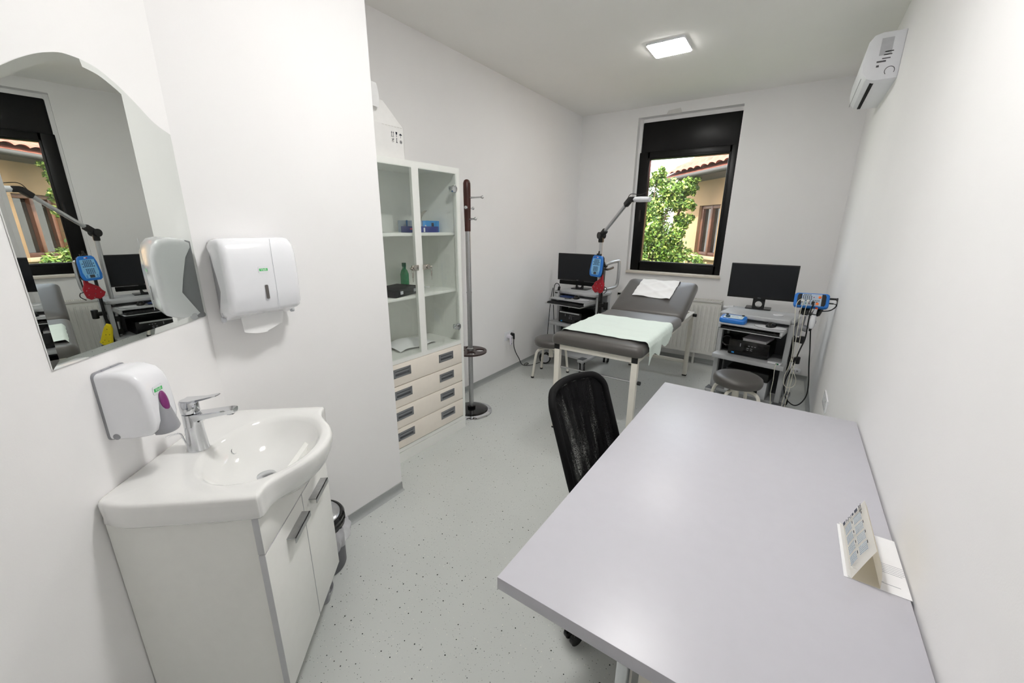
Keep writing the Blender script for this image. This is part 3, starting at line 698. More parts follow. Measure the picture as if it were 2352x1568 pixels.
for sx in (-1, 1):
    xa, xb = sorted((sx * .028, sx * (W2 - .032)))
    d = MB().box2((xa, -.005, .696), (xb, -.0005, HT - .032), bev=.0008).build('glass_door', GLASSG, t)
    lx = sx * .045 if sx > 0 else sx * .045
    m = MB(); m.box2((lx - .026, -.014, 1.217), (lx + .026, -.004, 1.249), bev=.002); m.cyl((lx + sx * .008, -.02, 1.234), (lx + sx * .008, -.006, 1.234), .011, n=20); m.cyl((lx + sx * .025, -.013, 1.232), (lx + sx * .04, -.013, 1.232), .006, n=12)
    lk = m.build('lock', LOCKM, d)
    m = MB(); m.tube([(lx + sx * .03 + .008 * cos(a_), -.02, 1.215 + .009 * sin(a_)) for a_ in [k * pi / 5 for k in range(10)]], .0012, n=6, closed=True, sm=2)
    m.box2((lx + sx * .03 - .006, -.021, 1.178), (lx + sx * .03 + .006, -.019, 1.206), bev=.001); m.box2((lx + sx * .03 - .002, -.021, 1.152), (lx + sx * .03 + .002, -.0195, 1.18))
    m.build('key', LOCKM, lk)
    for hz in (1.705, .80):
        m = MB(); hx = sx * (W2 - .058); m.cyl((hx, -.014, hz), (hx, .006, hz), .023, n=24, bev=.002); m.box2((hx - .022, -.001, hz - .017), (hx + .022, .022, hz + .017), bev=.003); m.cyl((hx - sx * .03, .01, hz + .003), (hx - sx * .02, .01, hz + .003), .006, n=10)
        m.build('hinge', CHROME, d)

def inC(name, label, cat, x, y, z, rz=0, group=None): return thing(name, label, cat, M=CF @ T(x, y, z) @ Matrix.Rotation(rz, 4, 'Z'), group=group)
# contents, top shelf
NAVY = mat('navy_carton', (32, 50, 130), .4, var=.03); SKYC = mat('sky_blue_carton', (52, 146, 214), .4, var=.03)
t = inC('medical_carton', 'long flat navy blue carton lying on the upper cabinet shelf', 'carton', .145, .14, 1.436)
m = MB(); m.box((0, 0, .019), (.25, .075, .037), bev=.001); m.build('box', NAVY, t)
m = MB(); m.box((-.1, -.0378, .022), (.035, .0006, .008)); m.build('label', mat('red_print', (205, 70, 80), .5), t)
m = MB(); m.box((.0, -.0378, .016), (.012, .0006, .026)); m.build('seal', PLW, t)
t = inC('glove_box', 'sky blue upright carton on the upper cabinet shelf', 'carton', .272, .20, 1.436, RAD(-10))
m = MB(); m.box((0, 0, .037), (.125, .07, .073), bev=.001); m.build('box', SKYC, t)
m = MB(); m.box((.01, -.0355, .048), (.018, .0006, .024), mi=0); m.box((.02, -.0355, .012), (.07, .0006, .006), mi=1); m.sphere((-.045, -.0352, .036), .007, sc=(1, .1, 1.6), mi=1); m.build('print', [INK, PLW], t)
t = inC('opened_carton', 'grey and blue carton with a raised curled flap on the upper shelf', 'carton', .165, .225, 1.436)
m = MB(); m.box((0, 0, .037), (.19, .08, .073), bev=.001); m.build('box', mat('grey_blue_carton', (168, 182, 196), .5), t)
for x, w_ in ((-.09, .012), (.085, .02)): MB().box((x, -.0405, .04), (w_, .001, .07)).build('side_print', mat('teal_print', (40, 108, 168), .5), t)
m = MB().sheet(lambda u, v: (.01 + .06 * v + .03 * u, -.03 + .012 * sin(v * 3), .0735 + .065 * v ** .8), 4, 10, th=.001); m.build('flap', mat('kraft_inner', (168, 164, 150), .8), t)
# middle shelf
t = inC('instrument_case', 'flat black case with two pale latches on the middle cabinet shelf', 'case', -.065, .155, 1.06, RAD(14))
m = MB(); m.box((0, 0, .0235), (.26, .19, .045), bev=.004); m.box((0, 0, .03), (.262, .192, .002)); m.build('shell', BLKM, t)
for x in (-.075, .06): MB().box((x, -.0965, .026), (.026, .004, .02), bev=.002).build('latch', PLLG, t)
t = inC('green_bottle', 'translucent green bottle standing behind the black case', 'bottle', .125, .30, 1.06)
m = MB(); m.lathe([(0, 0), (.027, 0), (.028, .008), (.028, .10), (.02, .125), (.012, .135), (.012, .15), (0, .15)]); m.build('body', mat('green_plastic', (52, 150, 96), .25, coat=.2), t)
MB().cyl((0, 0, .15), (0, 0, .175), .014).build('cap', mat('dark_green_cap', (20, 96, 60), .4), t)
m = MB().sheet(lambda u, v: (u * .12, v * .06, .002 + .012 * abs(sin(u * 7 + v * 3))), 14, 8, th=.0008); o = m.build('plastic_film', plm); o.matrix_world = CF @ T(.12, .18, 1.061); tag(o, 'crumpled clear plastic wrap beside the black case', 'plastic wrap')
# bottom compartment
def pap(u, v): return (-.16 + u * .32, -.1 + v * .2, .004 + .035 * math.exp(-((u - .45) ** 2 * 6 + (v - .6) ** 2 * 4)) + .006 * sin(u * 9 + v * 4))
o = MB().sheet(pap, 24, 14, th=.001).build('crumpled_paper', PAPER); o.matrix_world = CF @ T(.05, .2, .692); tag(o, 'loose white papers in the bottom of the glass cabinet', 'paper')
# carton on top
t = inC('shipping_carton', 'open white cardboard box with handling symbols on top of the cabinet', 'box', -.155, .20, HT + .001)
bw, bd, bh = .225, .33, .165
m = MB(); th = .003
m.box2((-.2, -.17, 0), (.115, -.17 + th, bh)); m.box2((-.2, .155, 0), (.115, .155 + th, bh)); m.box2((-.2, -.17, 0), (-.2 + th, .158, bh)); m.box2((.115 - th, -.17, 0), (.115, .158, bh)); m.box2((-.2, -.17, 0), (.115, .158, th))
m.build('box', CARD, t)
F1 = T(0, -.17, bh) @ Matrix.Rotation(RAD(-8), 4, 'X')
m = MB(); m.prism([(-.2, 0), (.112, 0), (.0, .115), (-.1, .125), (-.2, .12)], 0, th, M=F1 @ Matrix(((1, 0, 0, 0), (0, 0, -1, th), (0, 1, 0, 0), (0, 0, 0, 1)))); m.build('flap', CARD, t)
m = MB().sheet(lambda u, v: (-.215 + u * .165 - .03 * v * v, -.20 - .03 * v + .015 * sin(u * 2), bh + .07 + v * .10 - .02 * (u - .5) ** 2), 8, 8, th=.002); 
m.build('torn_flap', mat('white_board_inside', (240, 240, 240), .7), t)
m = MB(); fy = -.1706
def dash(x): m.box((x, fy, bh - .004), (.014, .0006, .0014))
for k in range(7): dash(-.02 + k * .02)
m.build('fold_dashes', mat('fold_dash', (196, 192, 184), .8), t); m = MB()
def at(x, z): return Matrix(((1, 0, 0, x), (0, 0, -1, fy), (0, 1, 0, z), (0, 0, 0, 1)))
for dx in (-.005, .006):                               # this-way-up arrows
    m.prism([(-.001 + dx, -.012), (.001 + dx, -.012), (.001 + dx, .004), (.0035 + dx, .004), (dx, .012), (-.0035 + dx, .004), (-.001 + dx, .004)], 0, .0004, M=at(.038, .125))
m.box((.038, fy, .111), (.02, .0006, .002))
m.prism([(-.006, .012), (.006, .012), (.005, .002), (.0012, -.002), (.0012, -.010), (.005, -.012), (-.005, -.012), (-.0012, -.010), (-.0012, -.002), (-.005, .002)], 0, .0004, M=at(.065, .125))   # glass
m.prism([(-.010, .001), (-.006, .008), (0, .011), (.006, .008), (.010, .001), (.0008, .001), (.0008, -.012), (-.0008, -.012), (-.0008, .001)], 0, .0004, M=at(.093, .122))  # umbrella
for x, zz in ((.038, .094), (.065, .094), (.093, .090)):
    if x < .05:
        for a_ in (45, -45): m.box((0, 0, 0), (.018, .0016, .0006), M=at(x, zz) @ Matrix.Rotation(RAD(a_), 4, 'Z'))
        m.lathe([(.004, 0), (.0055, 0)], M=at(x, zz - .006), n=16); m.lathe([(.003, 0), (.0045, 0)], M=at(x + .004, zz + .005), n=16)
    elif x < .08:
        m.prism([(-.006, -.011), (.006, -.011), (.004, -.008), (.0015, -.006), (.0015, .01), (.005, .012), (-.003, .012), (-.0015, .006), (-.0015, -.006), (-.004, -.008)], 0, .0004, M=at(x, zz))
    else:
        for rr in (.004, .008): m.lathe([(rr - .0008, 0), (rr + .0008, 0)], M=at(x, zz), n=20)
        for a_ in (30, 150, 270): m.box((0, 0, 0), (.014, .0012, .0006), M=at(x, zz) @ Matrix.Rotation(RAD(a_), 4, 'Z'))
m.build('handling_symbols', INK, t)

# ------------------------------------------------------------------ coat stand
t = thing('coat_stand', 'chrome coat stand with dark wooden top beside the glass cabinet', 'coat stand', (-1.995, 2.352, 0))
m = MB(); m.lathe([(0, .03), (.05, .031), (.10, .026), (.135, .017), (.14, .012)], n=48); m.lathe([(.032, .028), (.032, .05), (.024, .055), (0, .055)], n=32); m.build('base', BLKG, t)
m = MB(); m.lathe([(.136, .016), (.15, .014), (.168, .006), (.170, 0), (.13, 0)], n=64); m.build('base_ring', CHROME, t)
m = MB(); m.cyl((0, 0, .05), (0, 0, 1.445), .0185, n=32); m.lathe([(.0185, .985), (.0215, .987), (.0215, .993), (.0185, .995)], n=32); m.lathe([(.019, .53), (.026, .533), (.026, .545), (.019, .55)], n=32); m.build('pole', STEEL, t)
m = MB(); m.lathe([(0, 1.44), (.0215, 1.44), (.0225, 1.50), (.0255, 1.62), (.0265, 1.72), (.026, 1.77), (.02, 1.788), (.01, 1.795), (0, 1.797)], n=32); m.build('finial', mat('dark_mahogany', (62, 26, 22), .35, var=.2, scale=18), t)
hk = [(1.672, 20, .115), (1.60, 108, .11), (1.60, -56, .085), (1.524, -8, .085), (1.672, 130, .1)]
for z, a_, l_ in hk:
    m = MB(); d = V((cos(RAD(a_)), sin(RAD(a_)), 0)); m.cyl((0, 0, z), tuple(d * (l_)) [:2] + (z + .004,), .0062, n=12); m.sphere(tuple(d * l_)[:2] + (z + .004,), .0118, n=10); m.build('hook', CHROME, t)
m = MB(); b = bmesh.new()
# umbrella tray: disc with four round holes, meshed on a polar/cartesian mask
NR, NA = 22, 128
def inhole(x, y): return any((x - .075 * cos(q)) ** 2 + (y - .075 * sin(q)) ** 2 < .034 ** 2 for q in [pi / 4 + k * pi / 2 for k in range(4)])
vg = [[b.verts.new(((.018 + .112 * i / NR) * cos(2 * pi * j / NA), (.018 + .112 * i / NR) * sin(2 * pi * j / NA), 0)) for j in range(NA)] for i in range(NR + 1)]
for i in range(NR):
    for j in range(NA):
        c = sum((v.co for v in (vg[i][j], vg[i + 1][j], vg[i + 1][(j + 1) % NA], vg[i][(j + 1) % NA])), V()) / 4
        if not inhole(c.x, c.y): b.faces.new((vg[i][j], vg[i + 1][j], vg[i + 1][(j + 1) % NA], vg[i][(j + 1) % NA]))
bmesh.ops.delete(b, geom=[v for v in b.verts if not v.link_faces], context='VERTS')
bmesh.ops.solidify(b, geom=b.faces[:], thickness=.012)
m.add(b, T(0, 0, .525)); m.build('umbrella_tray', mat('dark_brown_tray', (58, 44, 42), .4, var=.1), t)
# ------------------------------------------------------------------ desk, chair, calendar
DX0, DX1, DY0, DY1, DZ = -.421, .319, .57, 1.98, .74
DESKM = mat('lilac_grey_laminate', (193, 192, 199), .36, var=.01, spec=.5)
t = thing('desk', 'long pale grey desk standing against the right wall', 'desk', ((DX0 + DX1) / 2, (DY0 + DY1) / 2, 0))
DC = T(-(DX0 + DX1) / 2, -(DY0 + DY1) / 2, 0)
MB().box2((DX0, DY0, DZ - .032), (DX1, DY1, DZ), bev=.0012).build('desktop', DESKM, t, M=DC)
for y in (.635, 1.915):
    m = MB(); m.cyl((-.147, y, .03), (-.147, y, DZ - .032), .016, n=24); m.build('leg', CHROME, t, M=DC)
    MB().box2((-.36, y - .03, 0), (.26, y + .03, .032), bev=.006).build('foot_bar', BLK, t, M=DC)
MB().box2((-.13, .70, .12), (.30, .72, DZ - .033)).build('modesty_panel', CREAMM, t, M=DC)
MB().box2((-.26, .60, DZ - .056), (.22, .66, DZ - .033), bev=.003).build('support_bracket', BLK, t, M=DC)

t = thing('office_chair', 'black mesh backed office chair pushed under the desk', 'chair', (-.36, 1.262, 0), RAD(-10))
def bx(y, z): return -.265 + .045 * (y / .17) ** 2 + (.9 - z) * .36 + .05 * max(0, (.62 - z)) 
hw, ztop, zbot, cr = .165, .922, .50, .05
oc0 = rrect(2 * hw, ztop - zbot, cr, n=6, cx=0, cy=(ztop + zbot) / 2); oc = []
for i, p in enumerate(oc0):
    q = oc0[(i + 1) % len(oc0)]; n_ = max(1, int((V(q) - V(p)).length / .03)); oc += [tuple(V(p).lerp(V(q), k / n_)) for k in range(n_)]
def drop(y, z): q = max(0, min(1, (z - .68) / .27)); return -.012 * (y / hw) ** 2 * q * q * (3 - 2 * q)
oc = [(y, z + drop(y, z)) for y, z in oc]
m = MB(); m.tube([(bx(y, z), y, z) for y, z in oc], .0135, n=12, closed=True, sm=2); m.build('back_frame', BLKM, t)
MF = mesh_fabric_mat()
for k, nm in ((.006, 0), (-.008, 1)):
    m = MB()
    def bs(u, v):
        z = zbot + (ztop - .012 - zbot) * v
        dz = min(z - zbot, ztop - z); w_ = hw - (cr - math.sqrt(max(0, cr * cr - (cr - min(cr, dz)) ** 2)))
        y = (u * 2 - 1) * w_; return (bx(y, z) + k, y, z + drop(y, z))
    m.sheet(bs, 24, 36); m.build('mesh_panel', MF, t)
m = MB(); m.prism(rrect(.46, .46, .09, cx=.08, cy=0), .43, .50, bev=.025, seg=3); m.build('seat', mat('black_seat_fabric', (14, 14, 15), .9, var=.2), t)
m = MB(); m.tube([(-.16, 0, .56), (-.17, 0, .47), (-.10, 0, .41), (.05, 0, .41)], .022, n=10); m.build('back_support', BLK, t)
m = MB(); m.cyl((.0, 0, .12), (.0, 0, .42), .026); m.cyl((.0, 0, .06), (0, 0, .14), .045, .035); m.build('gas_column', BLK, t)
for k in range(5):
    a_ = RAD(256 + 72 * k); e = V((cos(a_), sin(a_), 0))
    m = MB(); m.bar(tuple(e * .03 + V((0, 0, .10))), tuple(e * .205 + V((0, 0, .075))), .04, .025, bev=.006); sp_ = m.build('base_arm', BLK, t)
    m = MB(); c = e * .205; side = V((-e.y, e.x, 0))
    for s_ in (-.017, .017): m.cyl(tuple(c + side * (s_ - .007) + V((0, 0, .027))), tuple(c + side * (s_ + .007) + V((0, 0, .027))), .027, n=20)
    m.cyl(tuple(c + V((0, 0, .03))), tuple(c + V((0, 0, .075))), .008); m.build('caster', BLKG, sp_)

o = MB().box2((-.056, -.1, 0), (.056, .1, .0008)).build('paper_sheet', PAPER); o.location = (.2655, 1.109, DZ + .0003)
tag(o, 'white printed sheet lying on the desk against the wall', 'paper')
m = MB()
for k, (x, l_) in enumerate(((-.002, .05), (.008, .05), (.011, .05), (.014, .05), (.017, .05), (.020, .045))): m.box((.01 + .0, 0, .0012), (.0001, .0001, .0001)) if k < 0 else m.box((-.005 + l_ / 2 + .01, -.005 - k * .006, .0011), (l_, .0009, .0003))
m.box((.012, -.074, .0011), (.06, .0012, .0003)); m.box((.0, -.071, .0011), (.03, .0008, .0003))
m.build('printed_text', mat('pale_print', (170, 172, 180), .8), o)

t = thing('desk_calendar', 'small folded tent calendar marked 2018 standing on the desk', 'calendar', (.2445, 1.109, DZ + .0015), 0)
ap_ = (.004, .087)
THIN = paper_mat('calendar_paper', (244, 243, 240)); THINC = paper_mat('calendar_card', (234, 228, 214))
def tent(pts, name, y0=-.1, y1=.1, mt=THIN):
    P = smooth_path([(x, 0, z) for x, z in pts], 6)
    return MB().sheet(lambda u, v: (P[round(v * (len(P) - 1))].x, y0 + (y1 - y0) * u, P[round(v * (len(P) - 1))].z), 2, len(P) - 1).build(name, mt, t)
fp = [(-.022, .0), (-.014, .028), (-.004, .062), ap_]
tent(fp, 'front_panel')
tent([ap_, (.016, .06), (.023, .03), (.026, .0)], 'back_panel', mt=THINC)
tent([(.026, .0005), (-.022, .0005)], 'base_panel', mt=THINC)
tent([(-.022, .001), (-.031, .006)], 'base_lip')
pa, pb = V((-.0215, 0, .004)), V((.003, 0, .084)); PM = frame((-.0105, 0, .044), (0, -1, 0), (pb - pa).normalized().cross(V((0, -1, 0))) * -1)
# local frame on the front panel: x along -y (reading direction), y up the panel
upv = (pb - pa).normalized(); nx = V((0, -1, 0)); nz = nx.cross(upv)
PM = Matrix(((nx.x, upv.x, nz.x, -.0105), (nx.y, upv.y, nz.y, 0), (nx.z, upv.z, nz.z, .0445), (0, 0, 0, 1))) @ T(0, 0, .0042)
m = MB(); m.text('2018', .014, PM @ T(-.077, .031, 0), ext=.0002)
m.build('year_title', INK, bpy.data.objects['front_panel'])
m = MB(); m.box((-.083, .016, 0), (.012, .011, .0004), M=PM); m.box((-.083, .003, 0), (.009, .006, .0004), M=PM)
for k in range(7): m.box((-.083 + .004 * sin(k * 2), -.004 - k * .0032, 0), (.012 - .004 * (k % 3), .0014, .0004), M=PM)
m.box((-.084, -.032, 0), (.012, .008, .0004), M=PM)
m.build('header_print', mat('calendar_dark_print', (72, 78, 92), .7), bpy.data.objects['front_panel'])
m = MB(); mt_ = []
for c in range(4):
    for r_ in range(2):
        ox = -.052 + c * .038; oy = .029 - r_ * .036
        m.box((ox - .004, oy + .003, 0), (.010, .0022, .0003), M=PM, mi=1)
        for i in range(7):
            for j in range(5): m.box((ox - .012 + j * .006, oy - .003 - i * .0037, 0), (.0030, .0018, .0003), M=PM @ T(0, 0, .0028 * (1 - ((oy - i * .0037) / .04) ** 2) - .0028), mi=0)
m.build('month_tables', [mat('calendar_blue_print', (128, 160, 190), .7), INK], bpy.data.objects['front_panel'])

# ------------------------------------------------------------------ examination couch
CX0, CX1, CY0, CY1 = -1.312, -.708, 2.482, 4.295
t = thing('examination_couch', 'taupe padded examination couch on a cream steel frame', 'couch', (-1.01, 3.39, 0))
CC = T(1.01, -3.39, 0); tb = .04
for x in (CX0, CX1 - tb):
    for y in (CY0, CY1 - tb):
        l_ = MB().box2((x, y, .012), (x + tb, y + tb, .634), bev=.003).build('leg', CREAMM, t, M=CC)
        MB().box2((x - .001, y - .001, 0), (x + tb + .001, y + tb + .001, .014), bev=.003).build('rubber_foot', RUB, l_, M=CC)
m = MB()
m.box2((CX0 + tb, CY0 + .002, .634), (CX1 - tb, CY0 + tb - .002, .673), bev=.002); m.box2((CX0 + tb, CY1 - tb, .634), (CX1 - tb, CY1, .673), bev=.002)
for x in (CX0, CX1 - tb): m.box2((x, CY0 + .004, .634), (x + tb, CY1, .673), bev=.002)
m.box2((CX0 + tb, CY1 - tb + .005, .135), (CX1 - tb, CY1 - .005, .165), bev=.002)
for x in (CX0, CX1 - tb): m.box2((x + .004, 3.56, .634), (x + tb - .004, 3.58, .69))
m.build('frame', CREAMM, t, M=CC)
for x in (CX0, CX1 - tb):
    for y0, y1 in ((CY0 - .003, CY0 + .005), (CY1 - .004, CY1 + .004)): MB().box2((x, y0, .634), (x + tb, y1, .6735), bev=.0015).build('end_cap', RUB, t, M=CC)
m = MB(); m.cyl((CX0 + .03, 2.515, .492), (CX1 + .02, 2.515, .492), .0065, n=14); m.build('tie_rod', STEEL, t, M=CC)
MB().cyl((CX1 + .003, 2.515, .492), (CX1 + .022, 2.515, .492), .013, n=14).build('clamp_knob', RUB, t, M=CC)
MB().cyl((CX1 + .0, 4.2, .655), (CX1 + .035, 4.2, .655), .016, n=14, bev=.004).build('clamp_knob', RUB, t, M=CC)
def cushion(x0, x1, y0, y1, z0, z1, br=.034, puff=.012):
    m = MB(); b = bmesh.new(); nx_, ny_ = 26, 36
    def sh(u, v, top):
        return 0
    out = rrect(x1 - x0, y1 - y0, .045, n=6, cx=(x0 + x1) / 2, cy=(y0 + y1) / 2)
    R = []; c = V(((x0 + x1) / 2, (y0 + y1) / 2))
    def loop(k, z): return [((V(p) - c).x * (1 - 2 * k / (x1 - x0)) + c.x, (V(p) - c).y * (1 - 2 * k / (y1 - y0)) + c.y, z) for p in out]
    h = z1 - z0
    prof = [(.03, z0), (.006, z0), (.001, z0 + .006), (0, z0 + h * .35), (.001, z0 + h * .55), (.006, z0 + h * .75), (.015, z0 + h * .89), (.028, z0 + h * .97), (.045, z1), (.09, z1 + puff * .6), (.16, z1 + puff), (.25, z1 + puff * 1.1)]
    m.rings([loop(k, z) for k, z in prof], True, True)
    return m
m = cushion(-1.338, -.682, 2.462, 3.605, .674, .748); m.build('seat_cushion', VINYL, t, M=CC, ang=80)
HM = T(-1.01, 3.62, .68) @ Matrix.Rotation(RAD(23.5), 4, 'X')
m = cushion(-.328, .328, 0, .60, 0, .074); m.build('head_cushion', VINYL, t, M=CC @ HM, ang=80)
m = MB(); m.box2((-.29, .05, -.03), (-.26, .56, 0)); m.box2((.26, .05, -.03), (.29, .56, 0)); m.tube([(-.2, .45, -.02), (-.2, .40, -.16)], .01, sm=1); m.tube([(.2, .45, -.02), (.2, .40, -.16)], .01, sm=1)
m.build('head_frame', CREAMM, t, M=CC @ HM)

SHEETM = mat('mint_tissue', (231, 243, 236), .85, var=.01, scale=12, bump=.05, bscale=60)
rnd = random.Random(11)
def shf(u, v):
    # u across the couch (left to right, then hanging over the right side), v towards the window
    y = 2.556 + v * (.68 - .04 * u) - .015 * (1 - u) * v + .004 * sin(u * 40) * (1 if v < .02 or v > .98 else 0)
    s_ = u * (.66 + .13 * (1 - v * .45) + .02 * sin(v * 20))
    x = -1.316 + s_; z = .7665 + .0018 * sin(x * 17 + y * 5) * sin(y * 13) + .0035 * abs(sin(y * 21 + 4 * x)) ** 6
    zz = .748
    ed = -.70; 
    if s_ < .02: z -= (.02 - s_) * .5
    if x > ed:
        d = x - ed; a_ = min(d / .035, pi / 2)
        x2 = ed + .030 * sin(a_); z2 = z - .033 * (1 - cos(a_)); 
        if d > .055: z2 -= (d - .055); x2 += .008 * sin(y * 23) * min(1, (d - .055) * 20) + .006
        return (x2, y, z2)
    if x < -1.29: z -= (-1.29 - x) * 1.2
    return (x, y, z)
m = MB().sheet(shf, 90, 70, th=.0012); o = m.build('couch_sheet', SHEETM, ang=60); tag(o, 'mint green disposable sheet draped over the foot half of the couch', 'sheet')
def twf(u, v):
    x = -.185 + u * .35 + .012 * (v - .5); y = .24 + v * .345 - .02 * u * (1 - v)
    z = .0905 + .007 * abs(sin(u * 5 + v * 7)) ** 8 + .006 * abs(sin(u * 4 - v * 6 + 1)) ** 10 + .003 * sin(u * 9 - v * 11) * sin(v * 6)
    if y > .535: d = y - .535; z -= d * d * 14; 
    return (x, y, z)
m = MB().sheet(twf, 44, 34, th=.001); o = m.build('head_tissue', TISSUE, ang=60); o.matrix_world = HM; tag(o, 'crumpled white tissue laid over the raised head of the couch', 'tissue')

# ------------------------------------------------------------------ stools
def stool(label, x, y, rz):
    t = thing('stool', label, 'stool', (x, y, 0), rz, 'round taupe stools')
    m = MB(); m.lathe([(0, .325), (.12, .325), (.15, .328), (.163, .335), (.17, .352), (.171, .37), (.165, .388), (.15, .399), (.12, .405), (.06, .408), (0, .409)], n=48); m.build('seat', VINYL, t)
    m = MB(); m.cyl((0, 0, .20), (0, 0, .325), .024, n=20); m.lathe([(.03, .30), (.09, .32), (.09, .326)], n=24); m.build('spindle', CREAMM, t)
    for k in range(4):
        a_ = pi / 4 + k * pi / 2; e = V((cos(a_), sin(a_), 0)); q = V((0, 0, 1))
        m = MB(); m.tube([tuple(e * .015 + q * .295), tuple(e * .10 + q * .296), tuple(e * .145 + q * .285), tuple(e * .168 + q * .25), tuple(e * .185 + q * .15), tuple(e * .205 + q * .012)], .0125, n=12, sm=6); l_ = m.build('leg', CREAMM, t)
        MB().cyl(tuple(e * .2055), tuple(e * .2045 + q * .016), .015, n=14).build('rubber_foot', RUB, l_)
    return t
stool('round taupe stool behind the couch near the left wall', -1.87, 3.47, RAD(12))
stool('round taupe stool in front of the right computer trolley', -.19, 3.36, RAD(25))

# ------------------------------------------------------------------ equipment trolleys (x right, y back, z up; origin below the middle of the top's front edge)
def trolley(label, x, y, rz, base0, base1, tray_out, bx_=0., low=False):
    zb = -.045 if low else 0.; wr = .040 if low else .063
    t = thing('equipment_trolley', label, 'trolley', (x, y, 0), rz, 'grey equipment trolleys')
    m = MB()
    for sx in (-.255, .255): m.box2((sx - .035 + bx_, base0, .130 + zb), (sx + .035 + bx_, base1, .166 + zb), bev=.012, seg=3)
    m.box2((-.23 + bx_, base0 + .08, .132 + zb), (.23 + bx_, base1 - .04, .160 + zb), bev=.004)
    m.build('base', CARTG, t)
    for sx in (-.255, .255):
        for yy_ in (base0 + .05, base1 - .05): MB().box((sx + bx_, yy_, .166 + zb), (.066, .09, .006), bev=.003).build('corner_pad', CARTD, t)
    for sx in (-.255, .255):
        for yy_ in (base0 + .05, base1 - .05):
            m = MB(); cx_ = sx + bx_; q = RAD(-48) if sx < 0 else RAD(36); W_ = T(cx_, yy_, 0) @ Matrix.Rotation(q, 4, 'Z')
            m.cyl((0, 0, wr * 1.5), (0, 0, .135 + zb), .02, M=W_); m.box((0, .018, wr * 1.35), (.02, .05, wr * 1.1), bev=.006, M=W_); cs_ = m.build('caster', CARTG, t)
            m = MB()
            for s_ in (-.021, .021):
                m.cyl((s_ - .009, .02, wr), (s_ + .009, .02, wr), wr, n=32, bev=.006, M=W_, mi=0); m.cyl((s_ - .0105, .02, wr), (s_ + .0105, .02, wr), wr * .75, n=28, M=W_, mi=1)
            m.build('wheel', [RUB, PLLG], cs_)
    for sx in (-1, 1):
        m = MB(); m.box2((sx * .246 - .018, .05, .162 + zb), (sx * .246 + .018, .095, .775), bev=.004); m.box2((sx * .246 - .018, .24, .162 + zb), (sx * .246 + .018, .29, .775), bev=.004); m.box2((sx * .246 - .006, .095, .162 + zb), (sx * .246 + .006, .24, .775), mi=1)
        m.build('upright', [CARTG, CARTD], t)
    m = MB(); m.box2((-.243, 0, .775), (.243, .36, .81), bev=.010, seg=3); m.box2((-.266, .04, .777), (.266, .30, .806), bev=.01); m.build('top_shelf', CARTG, t)
    m = MB(); m.box2((-.29 + .035 * (base0 > -.1), -.06, .425), (.265, .34, .462), bev=.006); m.build('middle_shelf', CARTG, t)
    m = MB(); m.box2((-.232, .27, .46), (.232, .28, .76)); m.box2((-.232, .27, .165 + zb), (.232, .28, .42)); m.build('back_panel', CARTD, t)
    m = MB(); a_ = -tray_out
    m.box2((-.226, a_, .731), (.226, .25, .745), bev=.003); m.box2((-.226, a_, .703), (-.206, .25, .733), bev=.004); m.box2((.206, a_, .703), (.226, .25, .733), bev=.004)
    m.build('mouse_shelf', CARTG, t)
    return t
def kbd_tray(t, out, kx=0.):
    a_ = -out
    k = MB().box2((-.22, a_, .692), (.22, .2, .698), bev=.002).build('keyboard_tray', ALU, t)
    return k
LT, RT_ = (-1.845, 3.91, 0), (-.166, 3.67, 0); LA, RA = RAD(-8), RAD(-9)
ML = T(*LT) @ Matrix.Rotation(LA, 4, 'Z'); MR = T(*RT_) @ Matrix.Rotation(RA, 4, 'Z')
t = tl = trolley('grey computer trolley in the far left corner behind the couch', *LT[:2], LA, -.24, .36, .15); kbd_tray(t, .235)
m = MB(); m.tube([(.285, .08, 1.10), (.315, .10, 1.125), (.335, .25, 1.14), (.345, .27, 1.12), (.345, .27, .95), (.335, .25, .88), (.32, .10, .865), (.285, .08, .865)], .0165, n=14, sm=5); m.build('push_handle', ALU, t)
m = MB(); m.box2((.272, .045, .16), (.292, .075, 1.14), bev=.003); m.build('side_rail', BLK, t)
for z in (1.10, .865): MB().cyl((.285, .06, z), (.285, .1, z), .024).build('handle_clamp', BLK, t)
m = MB(); m.box((.315, .05, .70), (.09, .035, .035), bev=.006); m.cyl((.345, .05, .66), (.345, .05, .74), .024, bev=.006); m.build('rail_clamp', BLK, t)
MB().box((.315, .05, .40), (.09, .035, .035), bev=.006).build('rail_clamp', BLK, t)
t2 = trolley('grey computer trolley on the right below the large monitor', *RT_[:2], RA, -.0, .40, .12, low=True); kbd_tray(t2, .125)

def on(Mt, name, label, cat, x, y, z, rz=0., group=None): return thing(name, label, cat, M=Mt @ T(x, y, z) @ Matrix.Rotation(rz, 4, 'Z'), group=group)

